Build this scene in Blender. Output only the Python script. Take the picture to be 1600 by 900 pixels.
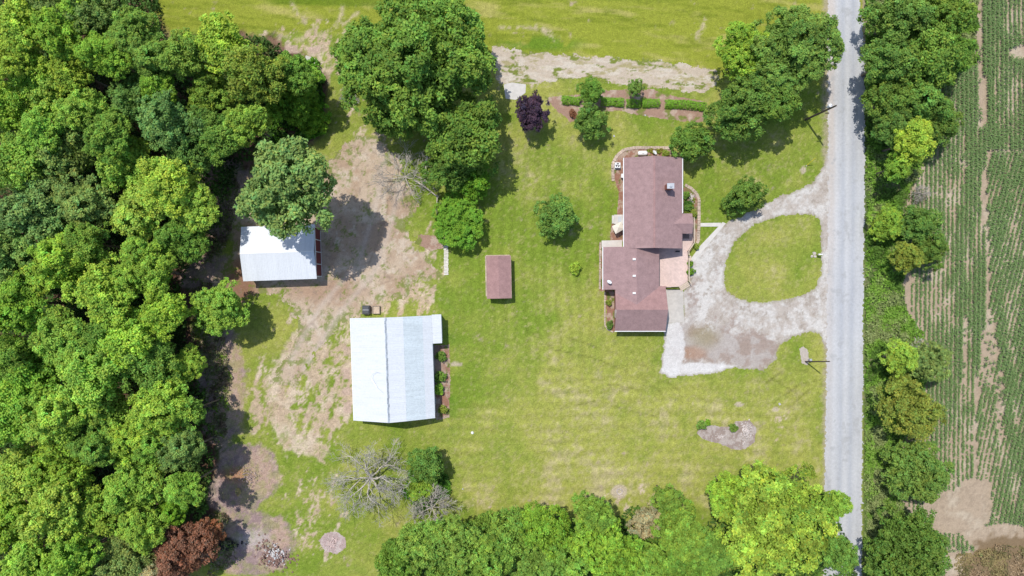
import bpy, math, random
import numpy as np
from mathutils import Vector, Matrix
random.seed(7); RNG = np.random.default_rng(11)
for o in list(bpy.data.objects): bpy.data.objects.remove(o)
SC = bpy.context.scene; COL = SC.collection
# ---------------------------------------------------------------- camera, sky, sun, exposure
S = 0.11                      # metres per map unit on the ground
H = 1600*S*24/36              # flying height of the drone
cam = bpy.data.cameras.new('camera'); co = bpy.data.objects.new('camera', cam); COL.objects.link(co)
co.location = (0, 0, H); co.rotation_euler = (0, 0, 0); cam.lens = 24; cam.sensor_width = 36
cam.clip_start = 0.5; cam.clip_end = 8000; SC.camera = co
SUN_EL = math.radians(66); AZ = (-0.60, 0.80)
sv = Vector((AZ[0]*math.cos(SUN_EL), AZ[1]*math.cos(SUN_EL), math.sin(SUN_EL)))
w = bpy.data.worlds.new('World'); SC.world = w; w.use_nodes = True
nt = w.node_tree; nt.nodes.clear()
sky = nt.nodes.new('ShaderNodeTexSky'); sky.sky_type = 'NISHITA'; sky.sun_disc = False
sky.sun_elevation = SUN_EL; sky.sun_rotation = math.atan2(AZ[0], AZ[1])
bg = nt.nodes.new('ShaderNodeBackground'); bg.inputs[1].default_value = 0.15
wo = nt.nodes.new('ShaderNodeOutputWorld'); nt.links.new(sky.outputs[0], bg.inputs[0]); nt.links.new(bg.outputs[0], wo.inputs[0])
sl = bpy.data.lights.new('sun', 'SUN'); sl.energy = 3.5; sl.angle = math.radians(0.5); sl.color = (1, .965, .90)
so = bpy.data.objects.new('sun', sl); COL.objects.link(so); so.rotation_euler = sv.to_track_quat('Z', 'Y').to_euler(); so.location = (0, 0, 80)
SC.view_settings.view_transform = 'Standard'; SC.view_settings.look = 'None'
SC.view_settings.exposure = 0.18; SC.view_settings.gamma = 1
SC.cycles.max_bounces = 6; SC.cycles.transparent_max_bounces = 4

# ---------------------------------------------------------------- helpers
def P(u, v, z=0.0):
    k = S*(H-z)/H
    return ((u-800)*k, (450-v)*k)
def G(u, v): return ((u-800)*S, (450-v)*S)

class Noise:
    def __init__(s, seed):
        s.t = np.random.default_rng(seed).random((256, 256))
    def at(s, x, y):
        xi = np.floor(x).astype(int); yi = np.floor(y).astype(int); fx = x-xi; fy = y-yi
        fx = fx*fx*(3-2*fx); fy = fy*fy*(3-2*fy); a = xi & 255; b = (xi+1) & 255; c = yi & 255; d = (yi+1) & 255
        return (s.t[a, c]*(1-fx)+s.t[b, c]*fx)*(1-fy)+(s.t[a, d]*(1-fx)+s.t[b, d]*fx)*fy
    def fbm(s, x, y, size, oct=4, rough=.55):
        x = np.asarray(x, float)/size+37.3; y = np.asarray(y, float)/size+11.7
        r = 0; amp = 1; tot = 0
        for _ in range(oct):
            r = r+s.at(x, y)*amp; tot += amp; amp *= rough; x = x*2.03+5.1; y = y*2.03+9.7
        return r/tot           # about .5 +- .2
N1, N2, N3, N4, N5 = [Noise(k) for k in (1, 2, 3, 4, 5)]
def sstep(a, b, x):
    t = np.clip((x-a)/(b-a), 0, 1); return t*t*(3-2*t)
def sdf(U, V, poly):
    """signed distance in map units, positive inside"""
    p = np.array(poly, float); q = np.roll(p, -1, 0); d = np.full(U.shape, 1e9); ins = np.zeros(U.shape, bool)
    for (x0, y0), (x1, y1) in zip(p, q):
        ex, ey = x1-x0, y1-y0; L = ex*ex+ey*ey+1e-9
        t = np.clip(((U-x0)*ex+(V-y0)*ey)/L, 0, 1)
        d = np.minimum(d, np.hypot(U-x0-t*ex, V-y0-t*ey))
        c = ((y0 > V) != (y1 > V)) & (U < (x1-x0)*(V-y0)/((y1-y0) if y1 != y0 else 1e-9)+x0)
        ins ^= c
    return np.where(ins, d, -d)
def ldist(U, V, line):
    d = np.full(U.shape, 1e9)
    for (x0, y0), (x1, y1) in zip(line[:-1], line[1:]):
        ex, ey = x1-x0, y1-y0; t = np.clip(((U-x0)*ex+(V-y0)*ey)/(ex*ex+ey*ey+1e-9), 0, 1)
        d = np.minimum(d, np.hypot(U-x0-t*ex, V-y0-t*ey))
    return d
def ell(U, V, cx, cy, rx, ry=None, soft=.3):
    ry = ry or rx; return 1-sstep(1-soft, 1+soft, np.hypot((U-cx)/rx, (V-cy)/ry))
def mix(a, b, t):
    t = np.asarray(t)[..., None]; return a*(1-t)+np.array(b, float)*t

def tag(o, label=None, cat=None, group=None, kind=None):
    if label: o['label'] = label
    if cat: o['category'] = cat
    if group: o['group'] = group
    if kind: o['kind'] = kind
    return o
def link(name, me, mat=None, parent=None):
    o = bpy.data.objects.new(name, me); COL.objects.link(o)
    if mat is not None and me is not None: me.materials.append(mat)
    if parent is not None: o.parent = parent
    return o
def thing(name, label, cat, loc=(0, 0, 0), rz=0, group=None):
    o = bpy.data.objects.new(name, None); COL.objects.link(o); o.location = loc; o.rotation_euler = (0, 0, rz)
    o.empty_display_size = .3
    return tag(o, label, cat, group)
def qmesh(name, V, F):
    me = bpy.data.meshes.new(name); V = np.asarray(V, np.float32); F = np.asarray(F, np.int32)
    me.vertices.add(len(V)); me.vertices.foreach_set('co', V.ravel())
    me.loops.add(F.size); me.loops.foreach_set('vertex_index', F.ravel())
    me.polygons.add(len(F)); me.polygons.foreach_set('loop_start', np.arange(0, F.size, 4, dtype=np.int32))
    me.update(calc_edges=True); return me
def setcol(me, C, domain='POINT'):
    a = me.color_attributes.new('Col', 'FLOAT_COLOR', domain)
    C4 = np.ones((len(C), 4), np.float32); C4[:, :3] = C; a.data.foreach_set('color', C4.ravel())

class MB:
    def __init__(s): s.v = []; s.f = []
    def face(s, pts):
        n = len(s.v); s.v += [tuple(p) for p in pts]; s.f.append(tuple(range(n, n+len(pts)))); return s
    def hull8(s, p):      # p: 4 bottom (ccw), 4 top
        n = len(s.v); s.v += [tuple(q) for q in p]
        for f in ((3, 2, 1, 0), (4, 5, 6, 7), (0, 1, 5, 4), (1, 2, 6, 5), (2, 3, 7, 6), (3, 0, 4, 7)): s.f.append(tuple(n+i for i in f))
        return s
    def box(s, x0, x1, y0, y1, z0, z1, rz=0, c=None):
        pts = [(x0, y0, z0), (x1, y0, z0), (x1, y1, z0), (x0, y1, z0), (x0, y0, z1), (x1, y0, z1), (x1, y1, z1), (x0, y1, z1)]
        if rz:
            cx, cy = c or ((x0+x1)/2, (y0+y1)/2); a, b = math.cos(rz), math.sin(rz)
            pts = [(cx+(x-cx)*a-(y-cy)*b, cy+(x-cx)*b+(y-cy)*a, z) for x, y, z in pts]
        return s.hull8(pts)
    def slab(s, a, b, c, d, t):    # top surface a,b,c,d (ccw from above), thickness t down
        lo = [(p[0], p[1], p[2]-t) for p in (a, b, c, d)]
        return s.hull8(lo+[a, b, c, d])
    def tube(s, p0, p1, r0, r1=None, n=8, cap=True):
        r1 = r0 if r1 is None else r1; p0 = Vector(p0); p1 = Vector(p1); d = (p1-p0)
        if d.length < 1e-6: return s
        d.normalize(); a = d.orthogonal().normalized(); b = d.cross(a); k = len(s.v)
        for p, r in ((p0, r0), (p1, r1)):
            for i in range(n):
                t = 2*math.pi*i/n; q = p+a*math.cos(t)*r+b*math.sin(t)*r; s.v.append(tuple(q))
        for i in range(n): s.f.append((k+i, k+(i+1) % n, k+n+(i+1) % n, k+n+i))
        if cap: s.f.append(tuple(range(k+n-1, k-1, -1))); s.f.append(tuple(range(k+n, k+2*n)))
        return s
    def path(s, pts, r, n=6):
        for a, b in zip(pts[:-1], pts[1:]): s.tube(a, b, r, r, n)
        return s
    def prism(s, poly, z0, z1):
        n = len(poly); k = len(s.v); s.v += [(x, y, z0) for x, y in poly]+[(x, y, z1) for x, y in poly]
        s.f.append(tuple(range(k+n-1, k-1, -1))); s.f.append(tuple(range(k+n, k+2*n)))
        for i in range(n): s.f.append((k+i, k+(i+1) % n, k+n+(i+1) % n, k+n+i))
        return s
    def rock(s, x, y, z, r, rng=random):
        pts = []; n = 6; k = len(s.v); a0 = rng.random()*6
        for zz, rr in ((-.2, .85), (.35, 1.), (.75, .6)):
            for i in range(n):
                t = a0+2*math.pi*i/n; q = r*rr*(.75+.45*rng.random()); s.v.append((x+q*math.cos(t), y+q*math.sin(t), z+zz*r*(.8+.3*rng.random())))
        for j in (0, 1):
            for i in range(n): s.f.append((k+j*n+i, k+j*n+(i+1) % n, k+(j+1)*n+(i+1) % n, k+(j+1)*n+i))
        s.f.append(tuple(range(k+2*n, k+3*n))); return s
    def build(s, name, mat, parent=None, bev=0):
        me = bpy.data.meshes.new(name); me.from_pydata(s.v, [], s.f); me.update()
        o = link(name, me, mat, parent)
        if bev:
            m = o.modifiers.new('bevel', 'BEVEL'); m.width = bev; m.segments = 2; m.limit_method = 'ANGLE'
        return o

# ---------------------------------------------------------------- materials
def mat(name, col, rough=.8, noise=0, nscale=2, bump=0, bscale=20, metal=0, spec=.3, wave=None, lines=None, stretch=(1, 1, 1)):
    m = bpy.data.materials.new(name); m.use_nodes = True; t = m.node_tree; b = t.nodes['Principled BSDF']
    b.inputs['Roughness'].default_value = rough; b.inputs['Metallic'].default_value = metal; b.inputs['Specular IOR Level'].default_value = spec
    tc = t.nodes.new('ShaderNodeTexCoord')
    n1 = t.nodes.new('ShaderNodeTexNoise'); n1.inputs['Scale'].default_value = nscale; n1.inputs['Detail'].default_value = 6; n1.inputs['Roughness'].default_value = .65
    t.links.new(tc.outputs['Object'], n1.inputs[0])
    mr = t.nodes.new('ShaderNodeMapRange'); mr.inputs[1].default_value = .3; mr.inputs[2].default_value = .7; mr.inputs[3].default_value = 1-noise; mr.inputs[4].default_value = 1+noise
    t.links.new(n1.outputs[0], mr.inputs[0])
    mx = t.nodes.new('ShaderNodeVectorMath'); mx.operation = 'SCALE'; mx.inputs[0].default_value = col; t.links.new(mr.outputs[0], mx.inputs['Scale'])
    n3 = t.nodes.new('ShaderNodeTexNoise'); n3.inputs['Scale'].default_value = nscale*.13; n3.inputs['Detail'].default_value = 5; n3.inputs['Roughness'].default_value = .7
    mp = t.nodes.new('ShaderNodeMapping'); mp.inputs['Scale'].default_value = stretch; t.links.new(tc.outputs['Object'], mp.inputs[0]); t.links.new(mp.outputs[0], n3.inputs[0])
    m3 = t.nodes.new('ShaderNodeMapRange'); m3.inputs[1].default_value = .35; m3.inputs[2].default_value = .65; m3.inputs[3].default_value = 1-noise*.9; m3.inputs[4].default_value = 1+noise*.5
    t.links.new(n3.outputs[0], m3.inputs[0]); m4 = t.nodes.new('ShaderNodeVectorMath'); m4.operation = 'SCALE'; t.links.new(mx.outputs[0], m4.inputs[0]); t.links.new(m3.outputs[0], m4.inputs['Scale']); last = m4
    if lines:
        sp_ = t.nodes.new('ShaderNodeSeparateXYZ'); t.links.new(tc.outputs['Object'], sp_.inputs[0]); a1 = t.nodes.new('ShaderNodeMath'); a1.operation = 'DIVIDE'; a1.inputs[1].default_value = lines[1]; t.links.new(sp_.outputs[lines[0]], a1.inputs[0])
        a2 = t.nodes.new('ShaderNodeMath'); a2.operation = 'FRACT'; t.links.new(a1.outputs[0], a2.inputs[0]); a3 = t.nodes.new('ShaderNodeMath'); a3.operation = 'LESS_THAN'; a3.inputs[1].default_value = lines[2]; t.links.new(a2.outputs[0], a3.inputs[0])
        a4 = t.nodes.new('ShaderNodeMath'); a4.operation = 'MULTIPLY_ADD'; a4.inputs[1].default_value = -lines[3]; a4.inputs[2].default_value = 1; t.links.new(a3.outputs[0], a4.inputs[0])
        m5 = t.nodes.new('ShaderNodeVectorMath'); m5.operation = 'SCALE'; t.links.new(last.outputs[0], m5.inputs[0]); t.links.new(a4.outputs[0], m5.inputs['Scale']); last = m5
    t.links.new(last.outputs[0], b.inputs['Base Color'])
    h = None
    if bump:
        n2 = t.nodes.new('ShaderNodeTexNoise'); n2.inputs['Scale'].default_value = bscale; n2.inputs['Detail'].default_value = 4
        t.links.new(tc.outputs['Object'], n2.inputs[0]); h = n2.outputs[0]; dist = bump
    if wave:
        axis, sc, dist = wave
        wv = t.nodes.new('ShaderNodeTexWave'); wv.bands_direction = axis; wv.wave_profile = 'SAW'; wv.inputs['Scale'].default_value = sc
        t.links.new(tc.outputs['Object'], wv.inputs[0]); h = wv.outputs['Fac']
    if h is not None:
        bp = t.nodes.new('ShaderNodeBump'); bp.inputs['Strength'].default_value = 1; bp.inputs['Distance'].default_value = dist
        t.links.new(h, bp.inputs['Height']); t.links.new(bp.outputs[0], b.inputs['Normal'])
    return m
def ground_mat(name, noise=.25, fine=6, bump=.05, rough=.95):
    """surface colour from the mesh attribute, broken up by two procedural noises"""
    m = bpy.data.materials.new(name); m.use_nodes = True; t = m.node_tree; b = t.nodes['Principled BSDF']
    b.inputs['Roughness'].default_value = rough; b.inputs['Specular IOR Level'].default_value = .12
    at = t.nodes.new('ShaderNodeAttribute'); at.attribute_name = 'Col'
    tc = t.nodes.new('ShaderNodeTexCoord'); prev = at.outputs['Color']
    for sc, amt in ((fine, noise), (fine*.28, noise*.6)):
        n = t.nodes.new('ShaderNodeTexNoise'); n.inputs['Scale'].default_value = sc; n.inputs['Detail'].default_value = 5; n.inputs['Roughness'].default_value = .7
        t.links.new(tc.outputs['Object'], n.inputs[0])
        mr = t.nodes.new('ShaderNodeMapRange'); mr.inputs[1].default_value = .32; mr.inputs[2].default_value = .68; mr.inputs[3].default_value = 1-amt; mr.inputs[4].default_value = 1+amt
        t.links.new(n.outputs[0], mr.inputs[0])
        v = t.nodes.new('ShaderNodeVectorMath'); v.operation = 'SCALE'; t.links.new(prev, v.inputs[0]); t.links.new(mr.outputs[0], v.inputs['Scale']); prev = v.outputs[0]
        last = n
    t.links.new(prev, b.inputs['Base Color'])
    n = t.nodes.new('ShaderNodeTexNoise'); n.inputs['Scale'].default_value = 3.5; n.inputs['Detail'].default_value = 8; n.inputs['Roughness'].default_value = .75
    t.links.new(tc.outputs['Object'], n.inputs[0])
    bp = t.nodes.new('ShaderNodeBump'); bp.inputs['Strength'].default_value = 1; bp.inputs['Distance'].default_value = bump
    t.links.new(n.outputs[0], bp.inputs['Height']); t.links.new(bp.outputs[0], b.inputs['Normal'])
    return m
def leaf_mat(name, trans=.2):
    """leaf colour = the object's own colour x a per-leaf tint"""
    m = bpy.data.materials.new(name); m.use_nodes = True; t = m.node_tree; b = t.nodes['Principled BSDF']
    b.inputs['Roughness'].default_value = .6; b.inputs['Specular IOR Level'].default_value = .14
    oi = t.nodes.new('ShaderNodeObjectInfo'); at = t.nodes.new('ShaderNodeAttribute'); at.attribute_name = 'Col'
    v = t.nodes.new('ShaderNodeVectorMath'); v.operation = 'MULTIPLY'; t.links.new(oi.outputs['Color'], v.inputs[0]); t.links.new(at.outputs['Color'], v.inputs[1])
    t.links.new(v.outputs[0], b.inputs['Base Color'])
    tr = t.nodes.new('ShaderNodeBsdfTranslucent')
    g = t.nodes.new('ShaderNodeVectorMath'); g.operation = 'MULTIPLY'; g.inputs[1].default_value = (1.25, 1.3, .7); t.links.new(v.outputs[0], g.inputs[0]); t.links.new(g.outputs[0], tr.inputs[0])
    ms = t.nodes.new('ShaderNodeMixShader'); ms.inputs[0].default_value = trans
    t.links.new(b.outputs[0], ms.inputs[1]); t.links.new(tr.outputs[0], ms.inputs[2])
    t.links.new(ms.outputs[0], t.nodes['Material Output'].inputs[0]); return m
LEAF = leaf_mat('leaves')
M_GROUND = ground_mat('grass and soil', .30, 5, .10)
M_GRAVEL = ground_mat('crushed gravel', .20, 7, .05)
M_SOIL = ground_mat('bare soil', .16, 5, .07)
M_ROAD = ground_mat('road gravel', .13, 8, .02)
BARK = mat('bark', (.16, .13, .10), .9, .3, 6, .02, 30)
DEADWOOD = mat('weathered dead wood', (.52, .47, .40), .85, .25, 5)
DEADTWIG = mat('grey twigs', (.40, .37, .33), .9, .25, 5)
WHITE = mat('white paint', (.78, .78, .77), .5, .04, 3)
WHITEMETAL = mat('white ribbed roof metal', (.655, .675, .70), .42, .055, 3, lines=(1, .92, .13, .035), stretch=(.35, 3, 1), spec=.4, wave=('Y', 1.1, .02))
BLUEMETAL = mat('older pale blue roof metal', (.57, .63, .655), .42, .10, 3, lines=(1, .92, .13, .035), stretch=(.35, 3, 1), spec=.4, wave=('Y', 1.1, .02))
WHITEMETAL_X = mat('white ribbed metal roofing', (.64, .665, .70), .42, .055, 3, lines=(0, .92, .13, .035), stretch=(3, .35, 1), spec=.4, wave=('X', 1.1, .02))
CAPM = mat('weathered grey ridge metal', (.30, .34, .39), .5, .35, 3)
SHINGLE = mat('red brown asphalt shingles', (.32, .212, .206), .95, .17, 9, .012, 40, spec=.15)
SHINGLE_RED = mat('redder brown shingles', (.33, .20, .188), .95, .17, 9, .012, 40, spec=.15)  # redder shingle tint; on the garage roof it carries a sunlit tone
BRICK = mat('red brick', (.30, .12, .08), .9, .25, 12, .01, 30)
SIDING = mat('cream siding', (.55, .50, .44), .7, .05, 3, wave=('Z', 1.6, .012))
WALLMETAL = mat('pale wall metal', (.55, .57, .58), .5, .08, 1, wave=('X', 1.1, .02))
REDPANEL = mat('dark red metal panel', (.16, .035, .035), .5, .12, 3)
DARK = mat('dark interior', (.02, .02, .02), .9)
GLASS = mat('window glass', (.03, .04, .05), .08, spec=.6)
CONC = mat('concrete', (.48, .45, .41), .9, .13, 1.2, .008, 25)
CONCW = mat('pale concrete', (.56, .53, .49), .9, .10, 1.2, .008, 25)
DECKM = mat('faded pink deck boards', (.60, .42, .34), .8, .12, 2.5, wave=('Y', 2.2, .02))
RAIL = mat('tan deck rail', (.55, .45, .35), .75, .1, 3)
STONE = mat('tan edging stone', (.48, .38, .30), .9, .3, 4, .02, 12)
POLEM = mat('old pole wood', (.10, .08, .065), .9, .25, 4)
GREYM = mat('grey metal', (.45, .47, .50), .4, .05, 3, metal=.3)
BLACKM = mat('black plastic', (.03, .03, .035), .5, .1, 5)
CHAR = mat('charcoal and ash', (.04, .037, .036), .95, .5, 3, .03, 9)
YELLOW = mat('yellow plastic', (.75, .60, .05), .5)
WOODP = mat('raw weathered wood', (.50, .40, .30), .85, .2, 5)
ROCKM = mat('pale fieldstone', (.50, .44, .41), .9, .35, 1.3, .02, 12)
RUBW = mat('pale rubble', (.55, .53, .52), .9, .3, 2)
RUBR = mat('brick rubble', (.23, .14, .115), .9, .4, 2)
CANVAS = mat('cream canvas', (.68, .62, .52), .85, .06, 3)

# ================================================================ THE GROUND
FOREST = [(-400, -400), (236, -60), (238, 20), (262, 62), (330, 55), (420, 60), (480, 95), (505, 130), (500, 200), (470, 235), (395, 250), (370, 285), (375, 335), (330, 400), (300, 430), (300, 520), (325, 600), (345, 700), (335, 800), (290, 900), (280, 1300), (-400, 1300)]
TRACK = [(590, 205), (612, 235), (640, 290), (655, 330), (632, 345), (645, 380), (676, 415), (690, 432), (655, 440), (640, 468), (604, 470), (590, 486), (556, 492), (534, 505), (505, 540), (480, 570), (462, 610), (440, 600), (425, 605), (436, 575), (458, 535), (470, 505), (440, 455), (390, 462), (365, 480), (345, 470), (330, 445), (350, 430), (374, 300), (395, 270), (450, 250), (500, 262), (540, 225)]
ISLAND = [(1131, 440), (1133, 408), (1148, 376), (1180, 350), (1215, 338), (1258, 334), (1280, 340), (1284, 380), (1283, 430), (1274, 452), (1240, 467), (1190, 473), (1150, 467), (1136, 456)]
DRIVE = [(1292, 235), (1286, 262), (1272, 284), (1248, 297), (1215, 308), (1190, 322), (1165, 336), (1131, 350), (1116, 366), (1096, 388), (1080, 402), (1074, 424), (1078, 440), (1067, 456), (1067, 500), (1040, 503), (1034, 560), (1032, 583), (1045, 589), (1100, 586), (1150, 575), (1195, 579), (1213, 560), (1217, 538), (1240, 527), (1262, 518), (1281, 520), (1290, 545), (1300, 545), (1300, 235)]
STRIP = [(770, 72), (800, 78), (870, 84), (960, 90), (1050, 98), (1122, 110), (1120, 134), (1100, 146), (1060, 140), (1010, 136), (960, 132), (915, 122), (870, 124), (830, 134), (780, 132), (768, 110)]
BEDS = [(852, 152), (900, 148), (960, 140), (1020, 140), (1060, 152), (1100, 158), (1112, 180), (1095, 192), (1040, 186), (1000, 180), (960, 172), (930, 180), (905, 188), (890, 190), (868, 170)]
GT = np.array([.80, .78, .80])
def lawn(U, V):
    big = N1.fbm(U, V, 120, 4); med = N2.fbm(U, V, 35, 5); fi = N3.fbm(U, V, 7, 4, .7)
    g = np.array([.20, .29, .034]); y = np.array([.36, .38, .080]); dry = np.array([.50, .44, .23])
    dz = -.10+.60*ell(U, V, 1020, 690, 260, 100, .7)+.30*ell(U, V, 850, 260, 70, 90, .6)+.42*ell(U, V, 850, 770, 220, 45, .5)+.25*ell(U, V, 1150, 240, 110, 60, .6) \
        + .28*ell(U, V, 900, 520, 110, 110, .7)+.35*ell(U, V, 1205, 405, 48, 45, .6)
    dz -= .22*ell(U, V, 735, 540, 55, 130, .5)+.2*ell(U, V, 935, 300, 20, 60, .6)
    t = np.clip(dz+(big-.5)*1.5+(med-.5)*1.7+.38, 0, 1)
    c = mix(np.broadcast_to(g, U.shape+(3,)).copy(), y, t)
    c = mix(c, dry, np.clip((fi-.55)*2.2+(med-.5)*2.2+dz*1.1-.42, 0, .8))
    # mowing stripes across the lower lawn and up the middle lawn
    st = .5+.5*np.sin((V+5*np.sin(U/75)+14*(big-.5))/19*2*np.pi); zone = ell(U, V, 960, 690, 290, 130, .4)
    c *= (1-.25*(st-.5)*zone*np.clip((med-.3)*3.2, 0, 1.2))[..., None]
    st2 = .5+.5*np.sin((U+4*np.sin(V/50))/17*2*np.pi); z2 = ell(U, V, 860, 400, 120, 190, .4)
    c *= (1-.16*(st2-.5)*z2)[..., None]
    gr = Noise(21).fbm(U, V, 3.2, 3, .75); c *= (1+.42*(gr-.5))[..., None]; c = mix(c, (.42, .40, .15), .55*sstep(.60, .74, Noise(22).fbm(U, V, 4.5, 3, .7)+.1*dz))
    # old tyre arcs
    for ln in ([(860, 545), (930, 560), (1000, 590), (1050, 625)], [(880, 525), (950, 548), (1010, 575), (1060, 610)], [(870, 640), (930, 627), (980, 640), (1040, 655)],
               [(790, 500), (830, 520), (870, 548)], [(910, 610), (960, 600), (1010, 612)], [(1215, 625), (1250, 600), (1285, 592)], [(1205, 590), (1240, 612), (1270, 640)], [(1180, 610), (1230, 575), (1260, 580)],
               [(1230, 640), (1262, 610), (1285, 600)]):
        d = ldist(U, V, ln); c *= (1-.30*np.exp(-(d/1.7)**2)*sstep(.35, .6, N4.fbm(U, V, 9, 2)))[..., None]
    c = mix(c, (.10, .19, .02), .2*sstep(.62, .7, Noise(23).fbm(U, V, 14, 4, .7)))
    return c
def ground_color(U, V):
    c = lawn(U, V); fi = N3.fbm(U, V, 6, 4, .7); med = N5.fbm(U, V, 26, 4, .6); e = (N4.fbm(U, V, 16, 5, .7)-.5)
    # clover-green fringes
    c = mix(c, (.11, .235, .02), .7*ell(U, V, 700, 590, 14, 90, .8)*sstep(.35, .6, med))
    # hay field along the top
    line = 44+(U-560)*.085
    fld = sstep(-6, 6, line+22+e*26-V)*sstep(640, 700, U)+sstep(-6, 6, 52+e*26-V)*(1-sstep(640, 700, U))
    hs = N1.fbm(U*.12+V*.010, V-.085*U, 7, 4, .6)
    f = np.broadcast_to(np.array([.30, .34, .040]), U.shape+(3,)).copy(); f = mix(f, (.20, .25, .022), np.clip((hs-.46)*3.6, 0, 1)); f = mix(f, (.47, .43, .13), np.clip((N2.fbm(U*.2, V-.085*U, 11, 3)-.60)*4, 0, .8))
    f = mix(f, (.12, .20, .01), .8*sstep(0, 4, 12+(U-560)*.02-V+e*6)*(1-sstep(600, 760, U))*sstep(400, 440, U))
    c = mix(c, f, np.clip(fld, 0, 1)*.92)
    c = mix(c, (.13, .25, .02), .8*ell(U, V, 845, 68, 60, 12, .5)*sstep(.42, .55, med+.1))
    # mottled worn grass: bare soil shows through
    soil = mix(np.broadcast_to(np.array([.56, .435, .30]), U.shape+(3,)).copy(), (.66, .55, .40), sstep(.4, .65, N2.fbm(U, V, 18, 4)))
    soil = mix(soil, (.36, .27, .18), sstep(.55, .75, fi)*.6)
    wear = 1.*ell(U, V, 462, 625, 80, 85, .4)+.7*ell(U, V, 525, 570, 26, 90, .5)+.75*ell(U, V, 485, 800, 60, 75, .5)+.75*ell(U, V, 485, 85, 85, 60, .5)+.7*ell(U, V, 560, 190, 55, 55, .5)+.8*ell(U, V, 620, 470, 60, 30, .5) \
        + .5*ell(U, V, 470, 480, 70, 45, .4)+.8*ell(U, V, 540, 560, 14, 100, .4)+.55*ell(U, V, 670, 430, 30, 45, .4)+.5*ell(U, V, 650, 365, 35, 45, .4)+.35*ell(U, V, 870, 130, 110, 18, .5) \
        + .4*ell(U, V, 610, 680, 22, 20, .4)+.55*ell(U, V, 1212, 665, 28, 30, .6)+.5*ell(U, V, 985, 780, 50, 26, .5)+.3*ell(U, V, 1105, 190, 60, 22, .5)+.42*ell(U, V, 820, 785, 130, 14, .5)+.35*ell(U, V, 560, 870, 80, 40, .5)
    # tracks fan out in streaks running up and down the yard
    stre = N1.fbm(U+V*.35, V*.22, 9, 4, .6)
    m = sstep(.48, .66, np.clip(wear, 0, 1)*.60+(N4.fbm(U, V, 10, 6, .78)-.5)*1.25+(stre-.5)*.9+.03)*np.clip(wear*3, 0, 1)
    c = mix(c, soil, m*.95)
    ln = [(575, 420), (520, 475), (478, 520), (448, 560), (428, 605), (432, 650), (452, 690), (500, 705)]
    lane = sstep(.30, .62, np.exp(-(ldist(U, V, ln)/15)**2)+(N4.fbm(U, V, 9, 5, .75)-.5)*.9); soft = sstep(.50, .62, N1.fbm(U, V, 8, 5, .75)); c = c*(1-lane*.9*(1-.55*soft))[..., None]+soil*(lane*.9*(1-.55*soft))[..., None]
    # wandering pale tracks north of the yard
    for ln in ([(455, 5), (470, 30), (492, 40), (470, 62), (440, 55)], [(535, 10), (530, 38), (500, 55)], [(560, 45), (535, 60), (515, 90), (512, 130)], [(780, 42), (845, 45), (870, 65)], [(840, 42), (862, 50)], [(1100, 30), (1090, 60)], [(535, 40), (560, 20)]):
        d = ldist(U+e*14, V+e*10, ln); c = mix(c, (.56, .47, .30), .75*np.exp(-(d/3.2)**2)*sstep(.38, .55, fi))
    # leaf litter under the woods
    fr = sstep(-8, 8, sdf(U, V, FOREST)+e*30+6)
    lit = mix(np.broadcast_to(np.array([.13, .075, .05]), U.shape+(3,)).copy(), (.24, .15, .10), sstep(.45, .65, med)); lit = mix(lit, (.07, .12, .02), sstep(.52, .62, N1.fbm(U, V, 22, 4))*.8)
    c = mix(c, lit, fr)
    # yard next to the woods: pinkish-brown earth
    ez = np.clip(ell(U, V, 385, 742, 52, 46, .25)+ell(U, V, 365, 775, 40, 30, .25)+ell(U, V, 390, 850, 70, 50, .3)+ell(U, V, 345, 600, 36, 90, .35)+ell(U, V, 350, 310, 45, 60, .3)+ell(U, V, 335, 430, 50, 30, .4), 0, 1)
    ez = sstep(.22, .62, ez+e*1.2+(fi-.5)*.6)
    er = mix(np.broadcast_to(np.array([.46, .33, .25]), U.shape+(3,)).copy(), (.34, .25, .23), sstep(.42, .6, med)); er = mix(er, (.52, .40, .31), sstep(.56, .7, fi)*.8)
    er = mix(er, (.42, .21, .09), ell(U, V, 368, 742, 22, 12, .6)*.7)
    er = mix(er, (.05, .045, .045), .92*sstep(.3, .6, ell(U, V, 352, 850, 20, 10, .4)+e*.8)); er = mix(er, (.56, .50, .46), ell(U, V, 395, 842, 26, 14, .6)*.7)
    c = mix(c, er, ez*(.62+.38*sstep(.40, .55, N2.fbm(U, V, 9, 5, .75))))
    # little squares and round scars
    for x0, x1, y0, y1 in ((536, 548, 605, 617), (536, 549, 628, 646), (536, 548, 542, 556), (536, 547, 575, 592), (445, 467, 70, 83), (480, 500, 73, 82)):
        d = np.minimum(np.minimum(U-x0, x1-U), np.minimum(V-y0, y1-V))+e*5; c = mix(c, (.54, .41, .32), sstep(-1.2, 1.2, d)*.9)
    for cx, cy, rx, ry in ((1255, 266, 5, 6), (968, 768, 13, 12), (1212, 640, 6, 4), (1155, 632, 8, 3), (713, 569, 10, 4), (693, 375, 5, 3)):
        c = mix(c, (.56, .47, .36), sstep(.3, .7, ell(U, V, cx, cy, rx, ry, .4)+e)*.8)
    # worn verge of the road, weedy strip beyond it
    c = mix(c, (.45, .38, .27), sstep(1282, 1291, U+e*16)*.75*sstep(.35, .6, fi+.12)*(1-sstep(1330, 1335, U)))
    wd = sstep(1345, 1352, U)
    wc = mix(np.broadcast_to(np.array([.10, .16, .04]), U.shape+(3,)).copy(), (.24, .24, .12), sstep(.5, .68, fi)); wc = mix(wc, (.42, .33, .25), sstep(.3, .6, ell(U, V, 1352, 40, 30, 45, .5)+e))
    c = mix(c, wc, wd)
    return np.clip(c*GT, .004, .9)
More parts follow.
